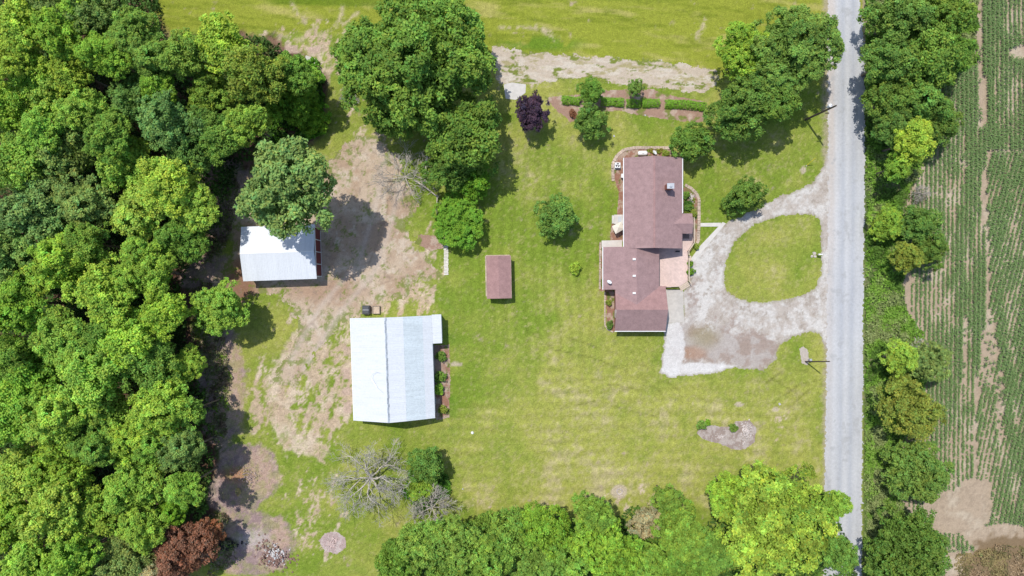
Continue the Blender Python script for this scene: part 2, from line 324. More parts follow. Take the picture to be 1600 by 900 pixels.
def axis(lo, hi, step, far):
    a = np.arange(lo, hi+step/2, step); out = [far*(.12, .3, .6, 1)[i] for i in range(4)]
    return np.concatenate([-np.array(out[::-1])+lo, a, np.array(out)+hi])
xs = axis(-105, 105, .28, 1500); ys = axis(-62, 62, .28, 1500)
X, Y = np.meshgrid(xs, ys); U = X/S+800; V = 450-Y/S
Z = np.zeros_like(X)
nx, ny = len(xs), len(ys); I = np.arange(nx*ny).reshape(ny, nx)
F = np.stack([I[:-1, :-1], I[:-1, 1:], I[1:, 1:], I[1:, :-1]], -1).reshape(-1, 4)
me = qmesh('ground', np.stack([X, Y, Z], -1).reshape(-1, 3), F); setcol(me, ground_color(U, V).reshape(-1, 3))
tag(link('ground', me, M_GROUND), kind='structure')

GS = .74
def region(name, polys, color, material, z, cell=.16, rag=4.0, rsize=9, holes=(), edge=None, rsoft=0):
    """a sheet whose outline is the polygons roughened by noise"""
    allp = np.array([p for q in polys for p in q]); u0, v0 = allp.min(0)-6; u1, v1 = allp.max(0)+6
    st = cell/S; us = np.arange(u0, u1, st); vs = np.arange(v0, v1, st); Uc, Vc = np.meshgrid(us, vs)
    def field(U, V):
        d = np.max([sdf(U, V, p) for p in polys], 0)
        for h in holes: d = np.minimum(d, -sdf(U, V, h))
        return d+(N4.fbm(U, V, rsize, 5, .7)-.5)*rag*2
    Uv, Vv = Uc-st/2, Vc-st/2; ny, nx = Uc.shape; d = field(Uc, Vc)[:-1, :-1] > 0
    I = np.arange(nx*ny).reshape(ny, nx)
    F = np.stack([I[1:, :-1], I[1:, 1:], I[:-1, 1:], I[:-1, :-1]], -1)[d]
    used = np.unique(F); remap = np.zeros(nx*ny, int); remap[used] = np.arange(len(used)); F = remap[F]
    Uu = Uv.ravel()[used]; Vu = Vv.ravel()[used]
    dd = field(Uu, Vu)
    me = qmesh(name, np.stack([(Uu-800)*S, (450-Vu)*S, np.full(Uu.shape, z)], -1), F)
    setcol(me, np.clip(color(Uu, Vu, dd)*GS, .004, .9)); o = link(name, me, material); tag(o, kind='structure'); return o
def base(U, c): return np.broadcast_to(np.array(c, float), U.shape+(3,)).copy()
# corn field soil
def c_field(U, V, d):
    c = base(U, (.50, .39, .28)); c = mix(c, (.58, .48, .36), sstep(.45, .65, N1.fbm(U, V, 30, 4))); c = mix(c, (.36, .28, .20), sstep(.5, .7, N2.fbm(U, V, 5, 4, .7))*.6)
    m = sstep(.35, .6, ell(U, V, 1570, 880, 60, 40, .5)+N4.fbm(U, V, 14, 4)-.5); c = mix(c, (.27, .19, .11), m)
    return c
CORN = [(1530, -80), (1522, 100), (1470, 120), (1460, 215), (1425, 290), (1412, 330), (1413, 470), (1425, 500), (1440, 640), (1410, 680), (1408, 780), (1470, 860), (1490, 960), (1900, 960), (1900, -80)]
region('field', [CORN], c_field, M_SOIL, .004, cell=.30, rag=5)
def c_track(U, V, d):
    c = base(U, (.60, .47, .345)); c = mix(c, (.50, .36, .25), sstep(.42, .6, N1.fbm(U, V, 45, 4))); c = mix(c, (.68, .57, .45), sstep(.52, .7, N2.fbm(U, V, 14, 5, .7))*.8)
    c = mix(c, (.43, .27, .18), .75*ell(U, V, 505, 455, 60, 16, .8)); c = mix(c, (.30, .16, .10), .9*ell(U, V, 375, 445, 26, 40, .5)+0*U)
    c = mix(c, (.30, .23, .18), sstep(.60, .72, N3.fbm(U, V, 6, 4, .7))*.5)
    g = sstep(.56, .70, N5.fbm(U, V, 11, 6, .78)+.13*(1-sstep(0, 26, d))); c = mix(c, (.20, .26, .04), g*.8)
    for ln in ([(612, 300), (596, 370), (572, 420), (520, 468), (478, 515), (450, 560)], [(596, 300), (580, 365), (556, 410), (506, 456), (464, 502), (438, 548)], [(640, 430), (580, 448), (520, 470), (470, 520)]):
        c = mix(c, (.38, .27, .19), .55*np.exp(-(ldist(U+6*(N1.fbm(U, V, 30, 2)-.5), V, ln)/1.5)**2)*sstep(.35, .55, N3.fbm(U, V, 10, 3)))
    for ln in ([(600, 250), (585, 330), (560, 410), (500, 480), (455, 560)], [(625, 290), (608, 360), (585, 425), (530, 490), (475, 575)]):
        c = mix(c, (.62, .52, .44), .5*np.exp(-(ldist(U, V, ln)/5)**2))
    return c
region('dirt_track', [TRACK], c_track, M_SOIL, .004, rag=17, rsize=14)
def c_strip(U, V, d):
    c = base(U, (.60, .50, .39)); c = mix(c, (.68, .60, .49), sstep(.45, .62, N1.fbm(U*.3, V-.06*U, 9, 4))); c = mix(c, (.44, .38, .20), sstep(.55, .68, N2.fbm(U*.35, V-.06*U, 8, 5, .7)))
    return mix(c, (.22, .26, .05), sstep(.58, .66, N3.fbm(U*.4, V-.06*U, 9, 5, .7)+.08*(1-sstep(0, 6, d))))
region('gravel_path', [STRIP], c_strip, M_GRAVEL, .008, rag=8, rsize=11)
def c_mulch(U, V, d):
    c = base(U, (.42, .27, .20)); c = mix(c, (.55, .42, .33), sstep(.5, .65, N1.fbm(U, V, 10, 5, .7))); return mix(c, (.22, .25, .06), sstep(.58, .68, N2.fbm(U, V, 14, 4)))
region('garden_bed', [BEDS], c_mulch, M_SOIL, .006, rag=3, rsize=10)
def c_drive(U, V, d):
    c = base(U, (.54, .475, .415)); c = mix(c, (.70, .665, .62), sstep(.40, .64, N1.fbm(U, V, 18, 6, .75)+.15*ell(U, V, 1090, 430, 30, 80, .5)))
    c = mix(c, (.40, .34, .28), sstep(.55, .68, N3.fbm(U, V, 8, 5, .75))*.7)
    br = .85*sstep(.25, .85, ell(U, V, 1110, 535, 66, 32, .7)+.9*ell(U, V, 1180, 552, 42, 26, .5)+.5*ell(U, V, 1078, 470, 14, 40, .5)+(N4.fbm(U, V, 16, 6, .8)-.5)*2.2)
    bc = mix(base(U, (.38, .29, .24)), (.48, .42, .38), sstep(.45, .6, N2.fbm(U, V, 16, 4))+0*U); bc = mix(bc, (.30, .24, .10), ell(U, V, 1100, 525, 22, 18, .7)*.7); bc = mix(bc, (.40, .20, .10), ell(U, V, 1083, 552, 20, 10, .5)*.7)
    c = mix(c, bc, br)
    wh = .7*sstep(.35, .7, np.maximum(ell(U, V, 1052, 545, 18, 50, .4), ell(U, V, 1095, 578, 70, 11, .4))+(N4.fbm(U, V, 10, 4)-.5)); c = mix(c, (.80, .78, .76), wh)
    # old wheel lines along the loop
    loop = [(1290, 305), (1240, 316), (1190, 338), (1150, 362), (1118, 395), (1105, 430), (1112, 462), (1140, 485), (1190, 496), (1290, 494)]
    dd = ldist(U, V, loop); c = mix(c, (.44, .37, .30), .5*np.exp(-(dd/3)**2)*sstep(.4, .6, N5.fbm(U, V, 12, 3)))
    c = mix(c, (.36, .32, .20), .6*(1-sstep(0, 5, d))); return c
region('driveway', [DRIVE], c_drive, M_GRAVEL, .008, rag=4.5, rsize=8, holes=(ISLAND,))
ROADP = [(1290, -300), (1293, 0), (1294, 300), (1291, 600), (1286, 900), (1284, 1200), (1344, 1200), (1346, 900), (1348, 600), (1351, 300), (1351, 70), (1344, 0), (1342, -300)]
def c_road(U, V, d):
    x = U-(1294-np.clip(V-300, 0, 900)*.011); c = base(U, (.56, .565, .58))
    sh = 1-sstep(4, 18, x+(N1.fbm(U, V*.3, 14, 3)-.5)*8); c = mix(c, (.63, .57, .52), sh*sstep(900, 100, V)*.9+.15*sh)
    for k, a in ((23, .6), (30, -.4), (39, .65), (13, -.4), (48, -.3)): c = mix(c, (.47, .49, .53) if a > 0 else (.68, .68, .68), abs(a)*np.exp(-((x-k)/3)**2))
    c = mix(c, (.66, .65, .64), (1-sstep(1, 6, d))*.5*sstep(.4, .6, N2.fbm(U, V, 5, 3))); c *= (1+.22*(N3.fbm(U, V*.4, 16, 5, .65)-.5))[..., None]; c = mix(c, (.44, .44, .44), .5*sstep(.64, .72, N4.fbm(U, V*.7, 9, 4, .6)))
    return c
region('road', [ROADP], c_road, M_ROAD, .013, cell=.16, rag=4, rsize=5)

# ================================================================ BUILDINGS
def wall_ring(mb, x0, x1, y0, y1, z0, z1, t=.15):
    mb.box(x0, x1, y0, y0+t, z0, z1); mb.box(x0, x1, y1-t, y1, z0, z1); mb.box(x0, x0+t, y0+t, y1-t, z0, z1); mb.box(x1-t, x1, y0+t, y1-t, z0, z1)
def window(parent, x, y, z, w, h, face, material=GLASS):
    """a window proud of a wall; face is n, s, e or w"""
    f = MB(); p = MB(); dx, dy = {'n': (0, 1), 's': (0, -1), 'e': (1, 0), 'w': (-1, 0)}[face]
    def b(mb, a0, a1, z0, z1, d0, d1):
        if dx: mb.box(min(x+dx*d0, x+dx*d1), max(x+dx*d0, x+dx*d1), y+a0, y+a1, z0, z1)
        else: mb.box(x+a0, x+a1, min(y+dy*d0, y+dy*d1), max(y+dy*d0, y+dy*d1), z0, z1)
    e = .07
    b(f, -w/2-e, w/2+e, z-e, z, .0, .05); b(f, -w/2-e, w/2+e, z+h, z+h+e, 0, .05); b(f, -w/2-e, -w/2, z, z+h, 0, .05); b(f, w/2, w/2+e, z, z+h, 0, .05)
    o = f.build('window', WHITE, parent); b(p, -w/2, w/2, z, z+h, .003, .02); p.build('pane', GLASS, o)
def door(parent, x, y, z, w, h, face, material, name='door', handle=True):
    p = MB(); q = MB(); dx, dy = {'n': (0, 1), 's': (0, -1), 'e': (1, 0), 'w': (-1, 0)}[face]
    if dx: p.box(min(x, x+dx*.05), max(x, x+dx*.05), y-w/2, y+w/2, z, z+h); q.box(min(x+dx*.05, x+dx*.09), max(x+dx*.05, x+dx*.09), y+w/2-.16, y+w/2-.10, z+1, z+1.12)
    else: p.box(x-w/2, x+w/2, min(y, y+dy*.05), max(y, y+dy*.05), z, z+h); q.box(x+w/2-.16, x+w/2-.10, min(y+dy*.05, y+dy*.09), max(y+dy*.05, y+dy*.09), z+1, z+1.12)
    d = p.build(name, material, parent)
    if handle: q.build('handle', GREYM, d)

# ---- big white barn
B = thing('barn', 'large white metal barn with off-centre ridge and small lean-to at its upper right corner', 'barn', (-19.9, -13.35, 0), math.radians(2))
xw, xr, xa, xb, xe = -6.75, -.35, 2.35, 5.35, 6.75; y0, y1 = -8.55, 8.55
zw, zr, za, zb, ze = 3.3, 6.5, 5.6, 4.3, 3.6
def roofstrip(name, material, xa, za, xb, zb, ya, yb, parent, label=None, t=.1):
    mb = MB(); mb.slab((xa, ya, za), (xb, ya, zb), (xb, yb, zb), (xa, yb, za), t); o = mb.build(name, material, parent)
    if label: o['label'] = label
    return o
roofstrip('roof_panel', WHITEMETAL, xw-.1, zw, xr, zr, y0, y1, B, 'white roof slope left of the ridge')
roofstrip('roof_panel', WHITEMETAL, xr+.002, zr, xa, za, y0, y1, B, 'white roof strip just right of the ridge')
roofstrip('roof_panel', BLUEMETAL, xa+.003, za-.015, xb, zb, y0, y1, B, 'wide pale blue roof strip')
roofstrip('roof_panel', WHITEMETAL, xb+.003, zb+.01, xe+.05, ze, y0, y1, B, 'narrow white roof strip along the right eave')
roofstrip('lean_to_roof', WHITEMETAL, xe+.06, ze-.03, xe+1.6, 3.2, y1-4.7, y1+.12, B)
m = MB()
for k in range(34):
    a = y0+.02+k*(y1-y0-.04)/34; b_ = a+(y1-y0-.04)/34-.012; j = RNG.uniform(-.045, .045)
    m.slab((xr-.16+j, a, zr+.02), (xr+.12+j, a, zr+.02), (xr+.12+j, b_, zr+.02), (xr-.16+j, b_, zr+.02), .05)
m.build('ridge_cap', CAPM, B)
m = MB(); m.path([(-1.6, y0+.1+8, zr-.35), (-2.3, y0+8.3, zr-.55), (-3.0, y0+7.8, zr-.76), (-3.2, y0+7.2, zr-.83), (-2.7, y0+6.5, zr-.67), (-2.3, y0+5.8, zr-.54), (-1.7, y0+5.3, zr-.35), (-1.2, y0+4.9, zr-.2)], .022, 4); m.build('cable', GREYM, B)
m = MB()
prof = [(xw+.2, zw+.02), (xr, zr-.14), (xa, za-.14), (xb, zb-.14), (xe-.2, ze-.08)]
for ys_ in (y0+.25, y1-.25):
    pts = [(xw+.2, 0)]+prof+[(xe-.2, 0)]; d = .12*(1 if ys_ < 0 else -1)
    pts = pts[::-1]
    a = [(x, ys_, z) for x, z in pts]; b_ = [(x, ys_+d, z) for x, z in pts]; m.face(a); m.face(b_)
m.box(xw+.2, xw+.32, y0+.4, y1-.4, 0, zw-.12); m.box(xe-.32, xe-.2, y0+.4, y1-.4, 0, ze-.16)
m.build('wall', WALLMETAL, B)
m = MB(); wall_ring(m, xe-.18, xe+1.4, y1-4.5, y1-.15, 0, 3.05); m.build('lean_to_wall', WALLMETAL, B)
m = MB(); m.box(xw-.16, xw-.10, y0, y1, zw-.12, zw-.02); m.build('gutter', WHITE, B)
door(B, -1.5, y1-.25, .02, 4.2, 3.2, 'n', WHITE, 'sliding_door'); door(B, 3.6, y1-.25, .02, 1, 2.1, 'n', WHITE)
window(B, xe-.2, -3, 1.2, 1.2, .9, 'e'); window(B, xe-.2, -6, 1.2, 1.2, .9, 'e'); window(B, xw+.2, 2, 1.2, 1.2, .9, 'w')

# ---- white shed with red panels
cx, cy = P(436, 395, 3.3); B = thing('shed', 'white metal roofed shed with dark red side, half under a tree by the woods', 'shed', (cx, cy, 0), math.radians(2))
hx, hy = 6.15, 4.55
m = MB(); m.slab((-hx, 0, 4.35), (hx, 0, 4.35), (hx, hy, 3.3), (-hx, hy, 3.3), .09); m.build('roof_slope', WHITEMETAL_X, B)
m = MB(); m.slab((-hx, -hy, 3.3), (hx, -hy, 3.3), (hx, -.003, 4.35), (-hx, -.003, 4.35), .09); m.build('roof_slope', WHITEMETAL_X, B)
m = MB(); m.box(-hx+.02, hx-.02, -.05, .05, 4.33, 4.37); m.build('ridge_cap', WHITE, B)
m = MB(); m.box(-hx+.25, -hx+.35, -hy+.35, hy-.35, 0, 3.2); m.box(-hx+.35, hx-.3, hy-.45, hy-.35, 0, 3.2); m.box(-hx+.35, hx-.3, -hy+.35, -hy+.45, 0, 3.2)
for s_ in (-hx+.3, hx-.3):
    m.face([(s_, -hy+.35, 3.2), (s_, hy-.35, 3.2), (s_, 0, 4.2)])
m.build('wall', WALLMETAL, B)
for k in range(4):
    a = -hy+.5+k*2.05
    m = MB(); m.box(hx-.14, hx-.06, a+.07, a+1.98, 0.05, 3.15); m.build('door_panel', REDPANEL, B)
m = MB()
for k in range(5):
    a = -hy+.44+k*2.05; m.box(hx-.16, hx-.02, a-.05, a+.06, 0, 3.2)
m.box(hx-.16, hx-.02, -hy+.5, hy-.85, 3.16, 3.27); m.box(hx-.16, hx-.02, -hy+.5, hy-.85, 0, .08); m.build('door_frame', WHITE, B)

# ---- small brown roofed shed on the lawn
cx, cy = P(779.5, 433, 2.4); B = thing('garden_shed', 'small shed with brown shingle roof standing alone on the middle lawn', 'shed', (cx, cy, 0), math.radians(1.2))
for s_ in (-1, 1):
    m = MB(); a, b_ = (0 if s_ > 0 else -2.06), (2.06 if s_ > 0 else -.002)
    za_, zb_ = (2.95, 2.3) if s_ > 0 else (2.3, 2.95)
    m.slab((a, -3.6, za_), (b_, -3.6, zb_), (b_, 3.6, zb_), (a, 3.6, za_), .08); m.build('roof_slope', SHINGLE_RED, B)
m = MB(); wall_ring(m, -1.85, 1.85, -3.4, 3.4, 0, 2.2, .1); m.face([(-1.85, -3.4, 2.2), (1.85, -3.4, 2.2), (0, -3.4, 2.8)]); m.face([(-1.85, 3.4, 2.2), (1.85, 3.4, 2.2), (0, 3.4, 2.8)]); m.build('wall', SIDING, B)
m = MB(); m.box(-2.1, -2.061, -3.6, 3.6, 2.18, 2.31); m.build('trim', STONE, B); m = MB(); m.box(2.061, 2.1, -3.6, 3.6, 2.18, 2.31); m.build('trim', STONE, B)
door(B, -1.85, .5, .05, 1.4, 1.9, 'w', WHITE); m = MB(); m.box(-2.35, -2.2, -3.2, 3.7, 0, .06); m.box(-2.2, 1.9, 3.65, 3.85, 0, .06); m.build('stone_edge', STONE, B)

# ---- the house
def W(u, v, z): x, y = P(u, v, z); return x, y
hx0, hy0 = G(1005, 385); HS = thing('house', 'brown shingled ranch house with a chimney and a pink deck beside the gravel loop', 'house', (hx0, hy0, 0))
def L(u, v, z): x, y = P(u, v, z); return (x-hx0, y-hy0, z)
ze1, zr1 = 3.7, 5.6         # main block
x0, x1, xr = L(975, 0, ze1)[0], L(1066, 0, ze1)[0], L(1022.5, 0, zr1)[0]
yt, yb = L(0, 245.5, ze1+.6)[1], L(0, 388, ze1+.6)[1]
m = MB(); m.slab((x0, yb, ze1), (xr, yb, zr1), (xr, yt, zr1), (x0, yt, ze1), .16); m.build('roof_slope', SHINGLE, HS)
m = MB(); m.slab((xr+.003, yb, zr1), (x1, yb, ze1), (x1, yt, ze1), (xr+.003, yt, zr1), .16); m.build('roof_slope', SHINGLE, HS)
m = MB(); m.box(xr-.14, xr+.14, yb+.01, yt-.01, zr1-.03, zr1+.025); m.build('ridge_cap', SHINGLE_RED, HS)
def gable_walls(m, x0, x1, xr, yb, yt, ze, zr, i=.45, t=.14):
    wall_ring(m, x0+i, x1-i, yb+i, yt-i, 0, ze-.12)
    sl = (zr-ze)
    for y_ in (yb+i+.01, yt-i-.01): m.face([(x0+i, y_, ze-.12), (x1-i, y_, ze-.12), (xr, y_, zr-.22)])
m = MB(); gable_walls(m, x0, x1, xr, yb, yt, ze1, zr1); m.build('wall', BRICK, HS)
def gutter(m, x, ya, yb_, z): m.box(x-.06, x+.06, ya, yb_, z-.16, z-.01)
m = MB(); gutter(m, x0-.07, yb, yt, ze1); m.build('gutter', WHITE, HS); m = MB(); gutter(m, x1+.07, L(0, 333, ze1)[1], yt, ze1); m.build('gutter', WHITE, HS)
# lower block: gable running up and down
ze2, zr2 = 2.9, 4.35
lx0, lx1, lxr = L(942.5, 0, ze2)[0], L(1030, 0, ze2)[0], L(995, 0, zr2)[0]
lyt, lym, lyb = L(0, 386, ze2)[1], L(0, 452.5, ze2)[1], L(0, 484, zr2)[1]
gx0 = L(961, 0, ze2)[0]
kw = (zr2-ze2)/(lxr-lx0); zg = ze2+(gx0-lx0)*kw
m = MB(); m.slab((lx0, lym, ze2), (gx0, lym, zg), (gx0, lyt, zg), (lx0, lyt, ze2), .14)
m.slab((gx0+.002, lyb, zg), (lxr, lyb, zr2), (lxr, lyt+.0, zr2), (gx0+.002, lyt, zg), .14); m.build('roof_slope', SHINGLE, HS)
m = MB(); m.slab((lxr+.003, lyb, zr2), (lx1, lyb, ze2), (lx1, lyt, ze2), (lxr+.003, lyt, zr2), .14); m.build('roof_slope', SHINGLE, HS)
m = MB(); gutter(m, lx0-.07, lym, lyt, ze2); m.build('gutter', WHITE, HS)
m = MB(); wall_ring(m, lx0+.45, lx1-.4, lym+.3, lyt-.2, 0, ze2-.12)
m.face([(lx0+.45, lyt-.21, ze2-.12), (lx1-.4, lyt-.21, ze2-.12), (lxr, lyt-.21, zr2-.2)]); m.build('wall', BRICK, HS)
# garage block: gable running across
ze3, zr3 = 2.85, 4.75
ga, gb = L(960.5, 0, ze3)[0], L(1040, 0, ze3)[0]; gyt, gyr, gyb = L(0, 447, ze3)[1], L(0, 484, zr3)[1], L(0, 517, ze3)[1]
m = MB(); m.slab((ga, gyr, zr3), (gb, gyr, zr3), (gb, gyt, ze3), (ga, gyt, ze3), .14); m.build('roof_slope', SHINGLE_RED, HS)  # slope facing the sun: its sunlit redness is put into the shingle colour
m = MB(); m.slab((ga, gyb, ze3), (gb, gyb, ze3), (gb, gyr-.003, zr3), (ga, gyr-.003, zr3), .14); m.build('roof_slope', SHINGLE, HS)
m = MB(); m.box(ga, gb, gyb-.13, gyb-.01, ze3-.16, ze3-.02); m.build('gutter', WHITE, HS)
m = MB(); wall_ring(m, ga+.35, gb-.35, gyb+.4, gyt-.4, 0, ze3-.12)
for x_ in (ga+.36, gb-.36): m.face([(x_, gyb+.4, ze3-.12), (x_, gyt-.4, ze3-.12), (x_, gyr, zr3-.22)])
m.build('wall', BRICK, HS)
door(HS, gb-.35, (gyb+gyr)/2+.3, .02, 2.6, 2.2, 'e', WHITE, 'garage_door', False)
# entrance gable on the right
pz, pr = 3.45, 4.3; px0, px1 = L(1050, 0, pr)[0], L(1081.5, 0, pz)[0]; pyt, pyr, pyb = L(0, 333.5, pz)[1], L(0, 349.5, pr)[1], L(0, 365, pz)[1]
m = MB(); m.slab((px0, pyr, pr), (px1, pyr, pr), (px1, pyt, pz), (px0, pyt, pz), .12); m.slab((px0, pyb, pz), (px1, pyb, pz), (px1, pyr-.003, pr), (px0, pyr-.003, pr), .12); m.build('porch_roof', SHINGLE, HS)
for y_ in (pyb+.2, pyt-.2): m = MB(); m.box(px1-.28, px1-.14, y_-.07, y_+.07, 0, pz-.12); m.build('porch_post', WHITE, HS)
# chimney
cx_, cy_ = L(1045, 293, 5.2)[:2]
m = MB(); m.box(cx_-.62, cx_+.42, cy_-.38, cy_+.38, 3.6, 6.9); c_ = m.build('chimney', BRICK, HS)
m = MB(); m.box(cx_-.68, cx_+.48, cy_-.44, cy_+.44, 6.9, 7.0); m.build('chimney_cap', GREYM, c_)
m = MB(); m.tube((cx_-.1, cy_, 7.0), (cx_-.1, cy_, 7.25), .2, .2, 10); m.build('flue', GREYM, c_)
for v_ in (405, 431, 458):
    a = L(991, v_, 4.4); m = MB(); m.box(a[0]-.24, a[0]+.24, a[1]-.16, a[1]+.16, 4.1, 4.46); m.box(a[0]-.16, a[0]+.16, a[1]-.1, a[1]+.1, 4.46, 4.54); m.build('roof_vent', WHITE, HS)
# windows and doors
for v_ in (262, 300, 318): window(HS, x0+.45, L(0, v_, 1)[1], 1.0, 1.3, 1.2, 'w')
door(HS, x0+.45, L(0, 343, 1)[1], .3, .95, 2.1, 'w', WHITE)
for v_ in (265, 300, 318): window(HS, x1-.45, L(0, v_, 1)[1], 1.0, 1.5, 1.3, 'e')
door(HS, x1-.45, pyr, .55, 1, 2.1, 'e', WHITE)
window(HS, lx0+.45, L(0, 415, 1)[1], 1.0, 1.4, 1.1, 'w'); window(HS, ga+.35, L(0, 490, 1)[1], 1.1, 1.2, 1.0, 'w'); window(HS, (ga+gb)/2, gyb+.4, 1.1, 1.4, 1.0, 's'); window(HS, (x0+x1)/2, yt-.45, 1.0, 1.6, 1.2, 'n')
# deck
D = thing('deck', 'pale pink wooden deck with rails and corner steps at the front of the house', 'deck', (hx0, hy0, 0))
zd = .55
def Ld(u, v, z=zd): return L(u, v, z)
poly = [Ld(1027, 449)[:2], Ld(1061, 448)[:2], Ld(1075, 439)[:2], Ld(1075, 402)[:2], Ld(1075, 393)[:2], Ld(1083, 380)[:2], Ld(1083, 340)[:2], Ld(1064, 340)[:2], Ld(1064, 388)[:2], Ld(1027, 388)[:2]]
m = MB()
# planks running across: clipped rows
Y0 = Ld(0, 449)[1]; Y1 = Ld(0, 340)[1]; y_ = Y0
pl = [(p[0], p[1]) for p in poly]
while y_ < Y1-.02:
    yc = y_+.07; xsn = []
    for (ax, ay), (bx, by) in zip(pl, pl[1:]+pl[:1]):
        if (ay > yc) != (by > yc): xsn.append(ax+(yc-ay)/(by-ay)*(bx-ax))
    xsn.sort()
    for a, b_ in zip(xsn[::2], xsn[1::2]): m.box(a, b_, y_, y_+.132, zd-.04, zd-RNG.uniform(0, .006))
    y_ += .14
m.build('deck_board', mat('faded pink boards', (.62, .475, .42), .8, .14, 3), D)
m = MB(); m.prism([(x, y) for x, y in pl], zd-.2, zd-.05); m.build('deck_frame', RAIL, D)
def railing(pts, parent):
    m = MB()
    for (a, b_) in zip(pts[:-1], pts[1:]):
        a = Vector(Ld(*a)); b_ = Vector(Ld(*b_)); n = max(1, int((b_-a).length/.14)); d = (b_-a).normalized(); pp = Vector((-d.y, d.x, 0))*.07
        for z0_, z1_ in ((.93, .98),):
            q = [a-pp, b_-pp, b_+pp, a+pp]; m.hull8([(p.x, p.y, zd+z0_) for p in q]+[(p.x, p.y, zd+z1_) for p in q])
        for i in range(n+1):
            p = a+(b_-a)*i/n; r = .045 if i % 10 == 0 else .018; m.box(p.x-r, p.x+r, p.y-r, p.y+r, zd, zd+.93)
    m.build('railing', RAIL, parent)
railing([(1082.5, 341), (1082.5, 380), (1074, 392.5), (1074.5, 399)], D); railing([(1074.5, 407), (1074.5, 438.5), (1078, 443)], D); railing([(1040, 448), (1060, 447.5)], D)
m = MB()
a = Vector(Ld(1061, 448)); b_ = Vector(Ld(1075, 439)); d = (b_-a).normalized(); n_ = Vector((d.y, -d.x, 0))
for k in range(3):
    q0 = a+n_*(.05+k*.3); q1 = b_+n_*(.05+k*.3); q2 = q1+n_*.27; q3 = q0+n_*.27; zt = zd-.14*(k+1)
    m.hull8([(p.x, p.y, zt-.05) for p in (q0, q3, q2, q1)]+[(p.x, p.y, zt) for p in (q0, q3, q2, q1)])
m.build('step', RAIL, D)
m = MB(); q = Ld(1077.5, 403.5); m.box(q[0]-.12, q[0]+.35, q[1]-.42, q[1]+.42, .02, .3); m.build('step', RAIL, D)
m = MB(); q = Ld(1072, 369); m.box(q[0]-.55, q[0]+.55, q[1]-.42, q[1]+.42, zd, zd+.02)
o = m.build('door_mat', mat('grey brown mat', (.22, .17, .15), .95, .1, 9)); o.location = (hx0, hy0, 0); tag(o, 'dark grey door mat on the deck below the entrance gable', 'door mat')
m = MB(); q = Ld(1058, 393); m.box(q[0]-.35, q[0]+.35, q[1]-.12, q[1]+.12, zd+.42, zd+.47); m.box(q[0]-.3, q[0]-.22, q[1]-.1, q[1]+.1, zd, zd+.42); m.box(q[0]+.22, q[0]+.3, q[1]-.1, q[1]+.1, zd, zd+.42)
o = m.build('bench', BLACKM); o.location = (hx0, hy0, 0); tag(o, 'small dark bench on the deck in the shade of the roof', 'bench')

# ---- paving around the house
def slab(name, poly, material, z=.05, label=None, cat=None, struct=True):
    m = MB(); pts = [G(u, v) for u, v in poly]; a = sum(p[0]*q[1]-q[0]*p[1] for p, q in zip(pts, pts[1:]+pts[:1]))
    m.prism(pts if a > 0 else pts[::-1], -.05, z); o = m.build(name, material)
    return tag(o, label, cat) if label else tag(o, kind='structure')
slab('concrete_pad', [(1041, 452), (1067, 453), (1069, 503), (1039, 504)], CONC, .03)
slab('footpath', [(1079, 405), (1084, 409), (1100, 390), (1134, 349), (1129, 347), (1094, 384)], CONCW, .04)
slab('footpath', [(1091, 348.5), (1127, 348), (1124, 354), (1091, 354)], CONCW, .036)
slab('patio', [(940, 376), (972, 375), (972, 388), (940, 387)], CONCW, .05)
slab('concrete_pad', [(787, 132), (800, 129), (822, 132), (821, 145), (806, 156), (790, 154)], CONCW, .03)
def c_bed(U, V, d):
    c = base(U, (.36, .19, .13)); c = mix(c, (.50, .38, .29), sstep(.45, .62, N1.fbm(U, V, 7, 4, .7))); return mix(c, (.18, .21, .05), sstep(.6, .68, N2.fbm(U, V, 9, 4)))
region('garden_bed', [[(958, 250), (966, 238), (990, 231), (1048, 230), (1050, 250), (980, 250), (980, 378), (953, 378), (955, 350), (964, 335), (967, 300), (958, 275)], [(946, 453), (966, 453), (966, 518), (958, 518), (948, 508)], [(936, 380), (946, 376), (946, 455), (937, 455)]], c_bed, M_SOIL, .010, cell=.12, rag=1.2, rsize=5)
region('garden_bed', [[(1064, 292), (1075, 294), (1088, 305), (1091, 320), (1090, 372), (1072, 404), (1064, 390)]], lambda U, V, d: mix(c_bed(U, V, d), (.14, .22, .04), .55*sstep(.4, .6, N3.fbm(U, V, 9, 4))), M_SOIL, .010, cell=.12, rag=1., rsize=5)
region('garden_bed', [[(676, 539), (702, 539), (704, 600), (702, 652), (684, 656), (676, 650)]], lambda U, V, d: mix(c_bed(U, V, d), (.52, .40, .32), .6*sstep(.35, .6, N3.fbm(U, V, 18, 4))), M_SOIL, .010, cell=.12, rag=1.5, rsize=7)
region('garden_bed', [[(1089, 676), (1100, 664), (1140, 668), (1150, 659), (1172, 657), (1181, 668), (1180, 690), (1165, 702), (1146, 702), (1120, 692), (1098, 686)]], lambda U, V, d: mix(base(U, (.38, .30, .26)), (.52, .45, .41), sstep(.45, .6, N1.fbm(U, V, 8, 5, .7))), M_SOIL, .010, cell=.12, rag=2, rsize=7)
region('garden_bed', [[(498, 845), (508, 833), (526, 831), (540, 840), (540, 856), (526, 866), (508, 862)]], lambda U, V, d: mix(base(U, (.50, .38, .35)), (.60, .50, .46), sstep(.45, .6, N1.fbm(U, V, 6, 5, .7))), M_SOIL, .010, cell=.12, rag=2, rsize=7)
region('garden_bed', [[(648, 380), (655, 366), (680, 368), (693, 374), (693, 388), (672, 392)]], c_mulch, M_SOIL, .010, cell=.12, rag=2, rsize=7)
